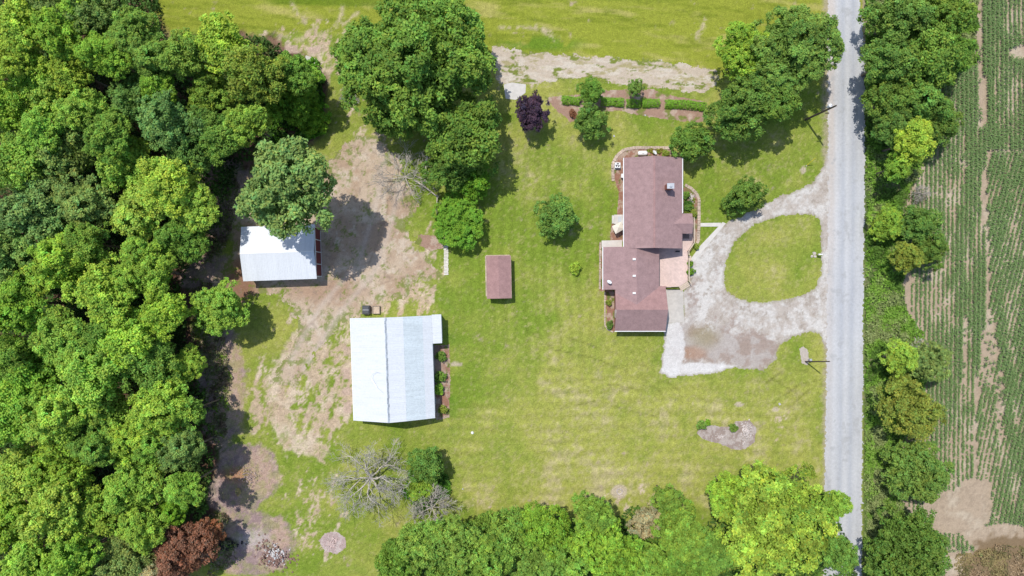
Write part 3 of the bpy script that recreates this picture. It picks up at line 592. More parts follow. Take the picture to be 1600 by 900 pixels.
region('garden_bed', [[(1249, 545), (1255, 541), (1262, 547), (1264, 562), (1262, 571), (1253, 568)]], lambda U, V, d: base(U, (.56, .49, .42)), M_GRAVEL, .010, cell=.12, rag=1, rsize=7)
def edging(name, line, label, w=.28, step=.42):
    B = MB(); p = [Vector(G(*q)) for q in line]
    for a, b in zip(p[:-1], p[1:]):
        n = max(1, int((b-a).length/step)); an = math.atan2((b-a).y, (b-a).x)
        for i in range(n):
            c = a+(b-a)*(i+.5)/n; l = (b-a).length/n*.46; j = RNG.uniform(-.03, .03)
            B.box(c.x-l, c.x+l, c.y-w/2+j, c.y+w/2+j, 0, .12+RNG.uniform(0, .05), an+RNG.uniform(-.06, .06))
    return tag(B.build(name, STONE), label, 'stone edging')
edging('stone_edging', [(958, 283), (957, 256), (964, 243), (975, 234), (992, 231), (1046, 231)], 'tan stone edging curving round the top left corner of the house bed', .5)
edging('stone_edging', [(1070, 289), (1078, 293), (1088, 302), (1092, 312), (1092, 345), (1091, 376), (1086, 385)], 'tan stone edging curving round the bed right of the house', .5)
edging('stone_edging', [(945, 456), (945, 508), (950, 515), (958, 519)], 'tan stone edging of the narrow bed left of the garage', .25)
edging('stone_edging', [(938, 378), (937, 452)], 'straight stone edging along the lower left wall of the house', .3)

# ---- stepping board walk
B = thing('board_walk', 'narrow walk of pale boards crossing the grass below the round bush', 'walkway', (*G(697, 405), 0))
m = MB(); y_ = -2.7
while y_ < 2.7:
    j = RNG.uniform(-.06, .06)
    if RNG.random() > .06: m.box(-.38+j, .38+j, y_, y_+.19, .03, .07+RNG.uniform(0, .02), RNG.uniform(-.05, .05))
    y_ += .25
m.build('board', mat('pale bleached boards', (.66, .62, .56), .85, .12, 4), B)
m = MB(); m.box(-.28, -.2, -2.7, 2.7, 0, .03); m.box(.2, .28, -2.7, 2.7, 0, .03); m.build('bearer', WOODP, B)

# ---- small objects near the house
def at(u, v, z=0): x, y = G(u, v); return (x, y, z)
B = thing('air_conditioner', 'white air conditioning unit with round fan grille left of the house', 'air conditioner', at(964, 259.5))
m = MB(); m.box(-.6, .6, -.6, .6, 0, .08); m.build('base_slab', CONCW, B); m = MB(); m.box(-.42, .42, -.42, .42, .08, .85); m.build('housing', GREYM, B, .03)
m = MB(); m.tube((0, 0, .85), (0, 0, .87), .36, .36, 20); m.build('fan_grille', BLACKM, B)
m = MB()
for k in range(3):
    a = k*2.09+.4; m.box(-.03, .33, -.08, .08, .872, .89, a, (0, 0))
m.build('fan_blade', WHITE, B); m = MB(); m.box(-.45, .45, -.45, .45, .851, .858); m.build('top_panel', WHITE, B)
B = thing('propane_tank', 'white rounded tank lying beside the top wall of the house', 'tank', at(1003, 240.5))
m = MB(); N_ = 16; prof = [(-.82, .12), (-.78, .25), (-.66, .36), (-.5, .4), (.5, .4), (.66, .36), (.78, .25), (.82, .12)]
for (a, ra), (b_, rb) in zip(prof[:-1], prof[1:]): m.tube((a, 0, .62), (b_, 0, .62), ra, rb, N_, True)
m.build('tank', WHITE, B); m = MB(); m.box(-.55, -.4, -.3, .3, 0, .3); m.build('foot', GREYM, B); m = MB(); m.box(.4, .55, -.3, .3, 0, .3); m.build('foot', GREYM, B); m = MB(); m.tube((0, 0, 1.0), (0, 0, 1.12), .16, .14, 12); m.build('valve_cover', WHITE, B)
def dish(name, loc, label, rz, tilt=.7, h=.9):
    B = thing(name, label, 'satellite dish', loc, rz); m = MB(); k = 18; c = Vector((0, 0, h)); ax = Vector((0, math.sin(tilt), math.cos(tilt))); a = Vector((1, 0, 0)); b = ax.cross(a)
    rings = []
    for r, d in ((0, 0), (.16, .01), (.3, .04), (.4, .08)):
        rings.append([tuple(c+ax*d+a*math.cos(2*math.pi*i/k)*r*1.1+b*math.sin(2*math.pi*i/k)*r) for i in range(k)])
    for r0, r1 in zip(rings[:-1], rings[1:]):
        for i in range(k): m.face([r0[i], r0[(i+1) % k], r1[(i+1) % k], r1[i]])
    o = m.build('reflector', WHITE, B); s = o.modifiers.new('s', 'SOLIDIFY'); s.thickness = .015
    m = MB(); m.tube((0, 0, 0), (0, 0, h-.05), .03); m.build('mast', GREYM, B)
    m = MB(); e = c+ax*.5-b*.1; m.tube(c-b*.38, e, .018); m.tube(e, e+ax*.07, .05); m.build('feed_arm', GREYM, B)
dish('satellite_dish', at(1021, 240), 'white satellite dish on a short mast above the top wall of the house', -.9)
x_, y_, _ = L(951, 441, 3.2); dish('satellite_dish', (x_+hx0, y_+hy0, 3.25), 'white satellite dish on the lower left slope of the house roof', -.5, .8, .55)
B = thing('utility_box', 'small white box on the left wall of the house', 'utility box', at(971.5, 276)); m = MB(); m.box(-.2, .2, -.3, .3, .3, 1.0); m.build('cabinet', WHITE, B, .02); m = MB(); m.box(-.23, .23, -.33, .33, 1.0, 1.04); m.build('lid', WHITE, B); m = MB(); m.box(-.1, .1, -.1, .1, 0, .3); m.build('foot', GREYM, B)
B = thing('doorstep', 'white back doorstep with grey grate left of the house', 'steps', at(966, 343)); m = MB(); m.box(-.75, .75, -.8, .8, 0, .35); m.build('landing', CONCW, B, .02); m = MB(); m.box(-.1, .5, -.5, .5, .35, .38); m.build('grate', GREYM, B); m = MB(); m.box(-1.1, -.76, -.7, .7, 0, .18); m.build('step', CONCW, B)
B = thing('patio_umbrella', 'cream square patio umbrella left of the house beside the back step', 'umbrella', at(963.5, 357), .55)
m = MB(); cpt = (0, 0, 2.15); e = [(-.95, -.7, 1.8), (.85, -.75, 1.75), (.95, .6, 1.8), (-.8, .75, 1.8)]
for a, b_ in zip(e, e[1:]+e[:1]): m.face([a, b_, cpt])
o = m.build('canopy', CANVAS, B); s = o.modifiers.new('s', 'SOLIDIFY'); s.thickness = .02
m = MB(); m.tube((0, 0, 0), (0, 0, 2.1), .03); m.build('pole', GREYM, B); m = MB(); m.tube((0, 0, 0), (0, 0, .1), .3, .25, 14); m.build('base', CONC, B)
B = thing('grill_cover', 'dark grey covered cart above the big barn', 'grill', at(573.5, 484)); m = MB(); m.box(-.62, .62, -.75, .75, .1, 1.0); m.box(-.5, .5, -.6, .6, 1.0, 1.12); m.build('cover', mat('dark grey cover', (.07, .075, .085), .6, .2, 4), B, .08)
for sx in (-.5, .5):
    for sy in (-.6, .6): m = MB(); m.tube((sx-.04, sy, .1), (sx+.04, sy, .1), .1, .1, 10); m.build('wheel', BLACKM, B)
m = MB(); m.box(-.52, .52, -.03, .03, 1.125, 1.16); m.build('strap', GREYM, B)
B = thing('wooden_crate', 'open weathered wooden crate beside the dark cart above the barn', 'crate', at(588.5, 484)); m = MB(); wall_ring(m, -.62, .62, -.68, .68, 0, .6, .08); m.build('side', mat('grey weathered planks', (.34, .28, .23), .9, .2, 5), B); m = MB(); m.box(-.54, .54, -.6, .6, .05, .4); m.build('filling', WOODP, B)
for (u_, v_, rz, lb) in ((486, 94, -.35, 'upper of two pale slabs leaning in the grass by the woods'), (480, 101, -.35, 'lower of two pale slabs leaning in the grass by the woods')):
    m = MB(); m.hull8([(-1, -.42, .02), (1, -.42, .02), (1, .42, .2), (-1, .42, .2), (-1, -.42, .12), (1, -.42, .12), (1, .42, .3), (-1, .42, .3)]); o = m.build('concrete_slab', CONCW); o.location = at(u_, v_); o.rotation_euler = (0, 0, rz); tag(o, lb, 'slab')

# ---- utility poles, mailbox, marker
def pole(loc, label, h, lean, cross, transformer):
    B = thing('utility_pole', label, 'utility pole', loc); t = Vector((lean[0], lean[1], h))
    m = MB(); m.tube((0, 0, 0), t, .19 if transformer else .13, .13 if transformer else .09, 12); m.build('post', POLEM, B)
    d = t.normalized()
    if cross:
        m = MB(); c = t*.955; m.box(c.x-.06, c.x+.06, c.y-1.1, c.y+1.1, c.z-.07, c.z+.07, .35 if False else 0); m.build('crossarm', POLEM, B)
        for yy in (-1, 0.45, 1):
            m = MB(); m.tube((c.x, c.y+yy, c.z+.07), (c.x, c.y+yy, c.z+.22), .05, .03, 8); m.build('insulator', WHITE, B)
    if transformer:
        c = t*.80; m = MB(); m.tube((c.x, c.y+.42, c.z-.5), (c.x, c.y+.42, c.z+.4), .27, .27, 14); m.tube((c.x, c.y+.42, c.z+.4), (c.x, c.y+.42, c.z+.47), .29, .2, 14); k = m.build('transformer', mat('pale grey paint', (.75, .76, .76), .4), B)
        m = MB(); m.tube((c.x+.1, c.y+.42, c.z+.47), (c.x+.1, c.y+.42, c.z+.67), .04); m.build('bushing', DARK, k)
        m = MB(); m.box(c.x-.3, c.x+.3, c.y-.55, c.y-.45, c.z-.9, c.z-.7); m.build('bracket', DARK, B)
    return B
pole(at(1258.5, 187), 'tall wooden utility pole with grey transformer beside the road under the large trees', 10.9, (.1, -.5), False, True)
pole(at(1258.5, 565), 'thin dark utility pole on a pale patch by the road below the driveway', 8.2, (.35, .9), False, False)
B = thing('meter_box', 'small pale meter box at the foot of the thin dark pole', 'utility box', at(1263, 561.5)); m = MB(); m.box(-.18, .18, -.2, .2, .5, 1.1); m.build('cabinet', GREYM, B, .02); m = MB(); m.tube((0, 0, 0), (0, 0, .5), .05); m.build('post', GREYM, B)
B = thing('marker_post', 'leaning yellow marker pole on a stony patch by the road', 'marker', at(1260, 259)); m = MB(); m.tube((0, 0, 0), (.55, .9, 2.2), .05, .05, 8); m.build('post', YELLOW, B); m = MB(); m.tube((-.02, -.04, 0), (.02, .04, .12), .12, .1, 8); m.build('base', CONC, B)
B = thing('mailbox', 'white mailbox on a post at the edge of the grass island', 'mailbox', at(1277, 398)); m = MB(); m.box(-.06, .06, -.06, .06, 0, 1.05); m.build('post', WOODP, B); m = MB()
for k in range(8):
    a0 = math.pi*k/8; a1 = math.pi*(k+1)/8; m.hull8([(-.3, .13*math.cos(a0), 1.17), (.35, .13*math.cos(a0), 1.17), (.35, .13*math.cos(a1), 1.17), (-.3, .13*math.cos(a1), 1.17), (-.3, .13*math.cos(a0), 1.17+.14*math.sin(a0)), (.35, .13*math.cos(a0), 1.17+.14*math.sin(a0)), (.35, .13*math.cos(a1), 1.17+.14*math.sin(a1)), (-.3, .13*math.cos(a1), 1.17+.14*math.sin(a1))])
m.box(-.3, .35, -.13, .13, 1.05, 1.168); m.build('box', WHITE, B); m = MB(); m.box(.1, .25, .14, .16, 1.15, 1.4); m.build('flag', REDPANEL, B)
m = MB()
for k in range(9): m.rock(*at(1271+RNG.uniform(-3, 3), 398+RNG.uniform(-3.5, 3.5)), RNG.uniform(.12, .3))
tag(m.build('rock_cluster', ROCKM), 'small cluster of pale rocks left of the mailbox', 'rocks')

# ---- rocks and rubble
def rocks(name, label, cat, n, cu, cv, ru, rv, r0, r1, material, pile=0):
    m = MB()
    for k in range(n):
        t = RNG.uniform(0, 6.28); q = abs(RNG.normal(0, .42))*(1+.28*math.sin(2*t+cu)+.22*math.sin(3*t+cv)+.12*math.sin(7*t)); u = cu+ru*q*math.cos(t); v = cv+rv*q*math.sin(t); x, y = G(u, v); r = RNG.uniform(r0, r1)
        m.rock(x, y, pile*(1-q)*RNG.random(), r)
    o = m.build(name, material); tag(o, label, cat); o['kind'] = 'stuff'; return o
rocks('rock_pile', 'pale rocks scattered over the right end of the kidney shaped bed', 'rocks', 190, 1167, 674, 15, 16, .07, .2, ROCKM, .3)
rocks('gravel_rocks', 'few stones strewn through the left part of the kidney shaped bed', 'rocks', 120, 1128, 682, 30, 9, .04, .1, ROCKM)
rocks('rubble_pile', 'white and grey rubble heaped in the bare earth near the burnt ground', 'rubble', 300, 429, 866, 22, 22, .05, .2, RUBW, .9)
rocks('brick_rubble', 'dark brown and red debris mixed through the rubble heap', 'rubble', 420, 427, 868, 34, 28, .05, .26, RUBR, .7)
rocks('ash_heap', 'black charcoal heap under the edge of the rust coloured tree', 'ash', 300, 352, 850, 24, 11, .06, .22, CHAR, .3)
rocks('stone_ring', 'pinkish stones in the round bed below the bare tree', 'rocks', 260, 519, 849, 20, 16, .04, .13, mat('pinkish stone', (.52, .40, .37), .9, .3, 2), .2)
rocks('scattered_stones', 'stones and clods on the heap of bare earth beside the woods', 'rocks', 200, 388, 745, 36, 34, .04, .16, mat('earth clods', (.36, .27, .23), .95, .3, 2), .3)
rocks('scattered_stones', 'grey stones in the planting bed right of the house', 'rocks', 150, 1081, 311, 7, 10, .06, .16, ROCKM, .1)
for u, v, r, lb in ((738, 676, .3, 'single white rock on the lawn below the big barn'), (723, 764, .16, 'tiny pale rock near the lower left edge of the lawn'), (959.5, 213, .2, 'small white rock on the lawn above the house'), (1218, 631, .26, 'pale rock in the grass above the worn patch by the road'), (1008, 180, .16, 'little rock below the hedge bed')):
    m = MB(); m.rock(0, 0, 0, r); o = m.build('rock', WHITE if u == 738 else RUBW); o.location = at(u, v); tag(o, lb, 'rock')
m = MB()
for k in range(12): a = k*math.pi/6; m.rock(.45*math.cos(a), .45*math.sin(a), 0, .13)
o = m.build('fire_ring', ROCKM); o.location = at(968, 768); tag(o, 'small stone fire ring on a pale patch above the lower trees', 'fire ring')
# ================================================================ VEGETATION
def quads(C, Nn, size, asp=1.5):
    """leaf quads: centres, normals, sizes"""
    n = len(C); Nn = Nn/np.linalg.norm(Nn, axis=1, keepdims=True); r = RNG.normal(size=(n, 3)); a = np.cross(Nn, r); a /= np.linalg.norm(a, axis=1, keepdims=True)+1e-9; b = np.cross(Nn, a)
    s = size[:, None]; Vv = np.stack([C-a*s*.5*asp, C-b*s*.42+a*s*.05, C+a*s*.5*asp, C+b*s*.42+a*s*.05], 1).reshape(-1, 3)
    return Vv, np.arange(4*n).reshape(n, 4)
def unit(n):
    v = RNG.normal(size=(n, 3)); return v/np.linalg.norm(v, axis=1, keepdims=True)
def crown_mesh(name, R, hh, lobes, lr, clump=.75, leaves=46, leaf=.30, flat=.75, gap=.425, inner=.22, low=-.35, tint=.22, spiky=0):
    """lobed crown: lobes round a dome, clumps over each lobe, leaves round each clump"""
    c = []; seed_ = RNG.integers(1, 99)
    for k in range(lobes):
        for _ in range(60):
            d = unit(1)[0]
            if d[2] < low: continue
            q = RNG.uniform(.42, .90); p = np.array([d[0]*R*q, d[1]*R*q, d[2]*hh*q])
            if all(np.linalg.norm((p-o[:3])*np.array([1, 1, .8])) > lr*R*.72 for o in c): break
        c.append(np.array([*p, R*lr*RNG.uniform(.6, 1.15)]))
    c.append(np.array([0, 0, 0, R*.55])); c = np.array(c)
    CC, CN, CT = [], [], []
    for (x, y, z, r) in c:
        area = 4*math.pi*r*r*.85; n = int(area/(clump*clump*1.0))
        d = unit(n); d = d[d[:, 2] > -.55]; p = np.array([x, y, z])+d*r*RNG.uniform(.82, 1.08, (len(d), 1))*np.array([1, 1, flat])
        inside = np.zeros(len(p), bool)
        for (x2, y2, z2, r2) in c:
            if (x, y, z) != (x2, y2, z2): inside |= np.linalg.norm((p-np.array([x2, y2, z2]))/np.array([1, 1, flat]), axis=1) < r2*.86
        p = p[~inside]; d = d[~inside]; CC.append(p); CN.append(d); CT.append(np.full(len(p), RNG.uniform(1-tint*.5, 1+tint*.5)))
    CC = np.concatenate(CC); CN = np.concatenate(CN); CT = np.concatenate(CT)
    nz = N1.fbm(CC[:, 0]*1.1+CC[:, 2]*.7+seed_*31, CC[:, 1]*1.1-CC[:, 2]*.5, R*.30, 3, .6); kp = (nz > gap) | (RNG.random(len(CC)) < .25); CC = CC[kp]; CN = CN[kp]; CT = CT[kp]
    CC = CC+CN*RNG.normal(0, .10*clump+.012*R, (len(CC), 1)); CT = CT*(1+tint*1.6*(N2.fbm(CC[:, 0]+seed_*17, CC[:, 1]+CC[:, 2], R*.28, 3)-.5)*2)
    n = len(CC); rc = clump*RNG.uniform(.45, .85, n); ct = CT*RNG.uniform(1-tint, 1+tint, n)
    cnt = np.maximum(6, (leaves*(rc/(clump*.65))**2)).astype(int); idx = np.repeat(np.arange(n), cnt); m = len(idx)
    d = unit(m); d = d*.85+CN[idx]*.55; d /= np.linalg.norm(d, axis=1, keepdims=True)
    pos = CC[idx]+d*(rc[idx]*RNG.uniform(.25, 1.35, m))[:, None]*np.array([1, 1, .8])
    nr = d*.6+np.array([0, 0, .6])+unit(m)*.75
    sz = leaf*RNG.uniform(.6, 1.25, m); hue = RNG.normal(0, .06, m)+.22*(N4.fbm(CC[:, 0]*1.3+seed_*5, CC[:, 1]*1.3+CC[:, 2], R*.22, 3)-.5)[idx]; br = ct[idx]*RNG.uniform(.8, 1.2, m)
    # sparse inner leaves
    k = int(m*inner); q = unit(k)*np.cbrt(RNG.random((k, 1)))*np.array([R*.75, R*.75, hh*.7]); pos = np.concatenate([pos, q]); nr = np.concatenate([nr, unit(k)]); sz = np.concatenate([sz, np.full(k, leaf*1.3)])
    hue = np.concatenate([hue, np.zeros(k)]); br = np.concatenate([br, np.full(k, .9)])
    Vv, F = quads(pos, nr, sz); me = qmesh(name, Vv, F); setcol(me, np.clip(np.stack([br*(1+hue*2), br, br*(1-hue)], -1), .1, 3), 'FACE')
    me.materials.append(LEAF); return me
def trunk_mesh(name, h, r, R, n=7):
    m = MB(); p = [(0, 0, 0), (.1*R*RNG.uniform(-.5, .5), .1*R*RNG.uniform(-.5, .5), h*.5), (0, 0, h)]
    m.tube(p[0], p[1], r, r*.75, 9); m.tube(p[1], p[2], r*.75, r*.4, 9)
    for k in range(n):
        a = 6.283*k/n+RNG.uniform(-.3, .3); z = h*RNG.uniform(.45, .8); e = (R*.62*math.cos(a), R*.62*math.sin(a), z+R*RNG.uniform(.25, .6)); mid = (e[0]*.45, e[1]*.45, z+(e[2]-z)*.6)
        m.tube((0, 0, z), mid, r*.35, r*.22, 6); m.tube(mid, e, r*.22, r*.07, 6)
        for j in range(2):
            f = (mid[0]+R*.3*math.cos(a+(j-.5)*1.8), mid[1]+R*.3*math.sin(a+(j-.5)*1.8), mid[2]+R*.3); m.tube(mid, f, r*.14, r*.05, 5)
    me = bpy.data.meshes.new(name); me.from_pydata(m.v, [], m.f); me.update(); me.materials.append(BARK); return me
# unit sizes: mesh radius in metres, scaled a little per tree
VAR = {}
def variant(kind, R, n, **k):
    VAR[kind] = (R, [crown_mesh('crown', R, R*k.get('hr', .85), **{a: b for a, b in k.items() if a != 'hr'}) for _ in range(n)], [trunk_mesh('trunk', R*1.5, .06*R, R) for _ in range(2)])
variant('big', 9.0, 2, lobes=52, lr=.23, clump=.82, leaves=52, leaf=.29)
variant('bigmix', 9.0, 1, lobes=44, lr=.23, clump=.95, leaves=54, leaf=.30, tint=.36, gap=.43)
variant('mid', 5.0, 5, lobes=26, lr=.30, clump=.76, leaves=50, leaf=.27)
_r, _c, _t = VAR['mid']
for cl, lf, nl in ((.98, .30, 56), (1.0, .31, 54), (.56, .22, 34)): _c.append(crown_mesh('crown', 5.0, 4.4, lobes=20, lr=.33, clump=cl, leaves=nl, leaf=lf, gap=.43))
variant('small', 3.0, 3, lobes=14, lr=.36, clump=.58, leaves=44, leaf=.22)
variant('round', 5.0, 2, lobes=40, lr=.24, clump=.55, leaves=30, leaf=.22, tint=.12, gap=.36)
variant('shrub', 1.2, 3, lobes=7, lr=.42, clump=.34, leaves=26, leaf=.14, hr=.8, gap=.2)
LC = dict(deep=(.165, .285, .048), lime=(.33, .49, .065), bright=(.27, .445, .055), mid=(.21, .355, .053), dark=(.135, .24, .045), blue=(.20, .335, .085), dull=(.235, .34, .08), yellow=(.31, .47, .055),
          purple=(.075, .043, .062), rust=(.31, .14, .08), tan=(.46, .40, .22), fresh=(.17, .335, .03), olive=(.25, .32, .055))
WORD = dict(lime='lime green', bright='bright green', mid='medium green', dark='dark green', blue='bluish green', dull='greyish green', yellow='vivid yellow-green', purple='dark purple', rust='rust red', tan='tan withered', fresh='fresh green', olive='olive green')
SHP = {'x': 0}
def tree(u, v, r, colour, label, kind=None, zc=None, group=None, name='broadleaf_tree', cat='tree', sy=1.0, sz=1.0, vi=None):
    if kind is None: kind = 'mid' if r > 30 else 'small'
    R0, crowns, trunks = VAR[kind]
    if zc is None: zc = {'big': 11, 'bigmix': 11, 'mid': 10, 'round': 6, 'small': 4, 'shrub': .55}[kind]
    x, y = P(u, v, zc); R = r*S*(H-zc)/H; k = R/R0*.91
    B = thing(name, label, cat, (x, y, 0), RNG.uniform(0, 6.28) if sy == 1 else 0, group)
    i = RNG.integers(len(crowns)) if vi is None else vi
    c = bpy.data.objects.new('crown', crowns[i]); COL.objects.link(c); c.parent = B; c.location = (0, 0, zc); c.scale = (k, k*sy, k*sz)
    f = RNG.uniform(.88, 1.12); cc = LC[colour]; c.color = (cc[0]*f*RNG.uniform(.92, 1.08), cc[1]*f, cc[2]*f*RNG.uniform(.85, 1.15), 1)
    if kind != 'shrub':
        t = bpy.data.objects.new('trunk', trunks[RNG.integers(len(trunks))]); COL.objects.link(t); t.parent = B; t.scale = (k, k, zc/(R0*1.5)*1.0)
    return B
# ---- the woods on the left: (u, v, radius, colour)
WOODS = [(35, 35, 48, 'lime'), (95, 58, 42, 'bright'), (155, 28, 42, 'dull'), (205, 48, 40, 'mid'), (15, 95, 40, 'lime'), (55, 118, 42, 'bright'), (112, 108, 40, 'lime'), (165, 88, 40, 'bright'), (80, 152, 50, 'lime'), (18, 175, 42, 'bright'),
         (132, 172, 38, 'lime'), (235, 92, 42, 'mid'), (288, 92, 40, 'mid'), (212, 162, 42, 'blue'), (262, 190, 46, 'blue'), (345, 68, 50, 'lime'), (398, 118, 50, 'olive'), (385, 190, 36, 'lime'), (325, 150, 40, 'mid'), (350, 215, 40, 'mid'),
         (108, 235, 55, 'dull'), (170, 215, 40, 'mid'), (200, 262, 48, 'lime'), (262, 285, 50, 'lime'), (298, 245, 40, 'dark'), (40, 255, 55, 'mid'), (60, 330, 58, 'blue'), (15, 395, 48, 'blue'), (130, 322, 50, 'dull'), (215, 330, 48, 'lime'),
         (298, 320, 42, 'lime'), (285, 375, 38, 'mid'), (100, 415, 52, 'bright'), (165, 450, 54, 'lime'), (30, 475, 48, 'bright'), (232, 425, 52, 'bright'), (262, 485, 42, 'bright'), (205, 530, 50, 'lime'), (100, 530, 50, 'bright'), (55, 590, 52, 'bright'),
         (15, 550, 42, 'mid'), (150, 590, 50, 'lime'), (235, 575, 45, 'mid'), (288, 572, 30, 'lime'), (28, 660, 48, 'bright'), (95, 655, 50, 'lime'), (170, 640, 42, 'bright'), (260, 638, 52, 'lime'), (200, 695, 42, 'lime'), (110, 720, 50, 'bright'),
         (40, 738, 50, 'lime'), (210, 765, 46, 'bright'), (290, 705, 38, 'blue'), (290, 760, 32, 'bright'), (85, 800, 50, 'lime'), (20, 815, 48, 'bright'), (150, 800, 46, 'lime'), (225, 825, 38, 'bright'), (265, 800, 30, 'fresh'), (110, 875, 46, 'bright'),
         (40, 885, 46, 'lime'), (200, 880, 42, 'dull'), (160, 530, 40, 'mid'), (60, 210, 40, 'bright'), (245, 145, 34, 'bright'), (310, 200, 34, 'dark'),
         (150, 700, 40, 'mid'), (60, 430, 40, 'mid'), (135, 380, 36, 'mid'), (240, 700, 34, 'mid'), (455, 115, 34, 'mid'), (300, 640, 26, 'mid'), (130, 10, 38, 'bright'), (70, 5, 40, 'dull')]
def ylevel(v):
    for a, t in ((22, 'at the very top'), (50, 'level with the hay field'), (80, 'level with the bare squares'), (105, 'level with the two pale slabs'), (135, 'level with the gravel path'), (165, 'level with the hedge'), (205, 'level with the purple tree'),
                 (250, 'level with the house top wall'), (300, 'level with the chimney'), (345, 'just above the white shed level'), (385, 'level with the white shed ridge'), (420, 'level with the white shed bottom'), (460, 'level with the brown shed'), (505, 'level with the barn top'),
                 (545, 'level with the barn lean-to'), (585, 'level with mid barn'), (620, 'level with the lower barn'), (650, 'level with the barn foot'), (690, 'level with the kidney shaped bed'), (725, 'level with the earth heap'), (780, 'level with the large bare tree'),
                 (812, 'level with the fire ring'), (850, 'level with the burnt ground')):
        if v <= a: return t
    return 'at the photo foot'
def xlevel(u):
    for a, t in ((42, 'against the left border'), (90, 'in the left woods'), (140, 'left of mid woods'), (190, 'in mid woods'), (245, 'right of mid woods'), (1000, 'on the woods right fringe')):
        if u <= a: return t
seen = {}
for t in WOODS: seen.setdefault((t[3], xlevel(t[0]), ylevel(t[1])), []).append(t)
for key, ts in seen.items():
    ts.sort(key=lambda q: q[0])
    for i, (u, v, r, c) in enumerate(ts):
        lab = f'{WORD[c]} tree {key[1]}, {key[2]}'
        if len(ts) == 2: lab = ('left of two ', 'right of two ')[i]+f'{WORD[c]} trees {key[1]}, {key[2]}'
        elif len(ts) > 2: lab = f'{["first", "second", "third", "fourth"][i]} from left of {WORD[c]} trees {key[1]}, {key[2]}'
        tree(u, v, r*1.0, c, lab, zc=RNG.uniform(7.5, 13.5)+(0 if r > 35 else -1.5), group='trees of the woods on the left', kind='mid' if r > 28 else 'small', sz=RNG.uniform(.9, 1.2))
# ---- named trees
tree(648, 100, 122, 'deep', 'huge spreading medium green tree standing above the dirt yard', 'big', 10.5, sz=.9)
tree(705, 262, 44, 'deep', 'lower leafy limb tree filling the gap above the round bush', 'mid', 6)
tree(612, 185, 40, 'deep', 'medium green tree under the lower left of the huge tree', 'mid', 7)
tree(735, 215, 62, 'deep', 'medium green tree at the lower right of the huge tree', 'mid', 8)
tree(572, 85, 50, 'deep', 'medium green tree at the left side of the huge tree', 'mid', 9)
tree(716, 345, 47, 'fresh', 'round dense fresh green bush above the board walk', 'round', 2.6, sz=.65, name='round_bush', cat='bush')
tree(742, 285, 34, 'fresh', 'dark leafy tree between the huge tree and the round bush', 'small', 3.5)
tree(452, 296, 80, 'dull', 'wide greyish green tree overhanging the white shed roof', 'mid', 16, sz=.95)
tree(344, 481, 48, 'bright', 'bright green tree standing alone below the white shed', 'round', 7)
tree(458, 160, 44, 'fresh', 'fresh green tree thicket in the shade at the right of the woods', 'mid', 4)
tree(485, 185, 30, 'fresh', 'low green bush at the edge of the yard right of the woods', 'small', 2, name='bush', cat='bush')
tree(478, 118, 24, 'bright', 'small bright green tree below the two pale slabs', 'small', 4)
tree(828, 175, 27, 'purple', 'dark purple leaved tree at the top of the lawn', 'small', 4.5, sz=1.1, sy=1.25)
tree(923, 188, 29, 'deep', 'medium green tree below the hedge row right of the purple tree', 'small', 3.6)
tree(924, 147, 22, 'deep', 'smaller green tree growing through the hedge row right of the purple tree', 'small', 3.2)
tree(992, 137, 15, 'deep', 'small slender tree in front of the hedge row', 'small', 3.2)
tree(1083, 223, 34, 'deep', 'round medium green tree at the top right corner of the house', 'small', 3.6)
tree(1166, 303, 31, 'dark', 'round dark green tree beside the gravel loop', 'small', 3.2); tree(1150, 315, 20, 'dark', 'small dark bush hugging the round dark tree by the loop', 'small', 1.8, name='bush', cat='bush')
tree(870, 345, 35, 'deep', 'small airy green tree alone on the lawn left of the house', 'small', 3.4)
tree(1238, 80, 78, 'deep', 'large green tree overhanging the road at the top', 'big', 9.5, sz=.8)
tree(1160, 85, 46, 'bright', 'medium tree at the right end of the gravel path', 'mid', 8)
tree(1158, 172, 52, 'deep', 'medium green tree between the hedge row and the road', 'mid', 7)
tree(1210, 150, 44, 'deep', 'green tree above the tall utility pole', 'mid', 7.5)
tree(672, 727, 31, 'dark', 'dark green tree below the big barn between the bare trees', 'small', 4, sz=1.1); tree(655, 765, 24, 'bright', 'low green bush between the two bare trees', 'small', 2, name='bush', cat='bush')
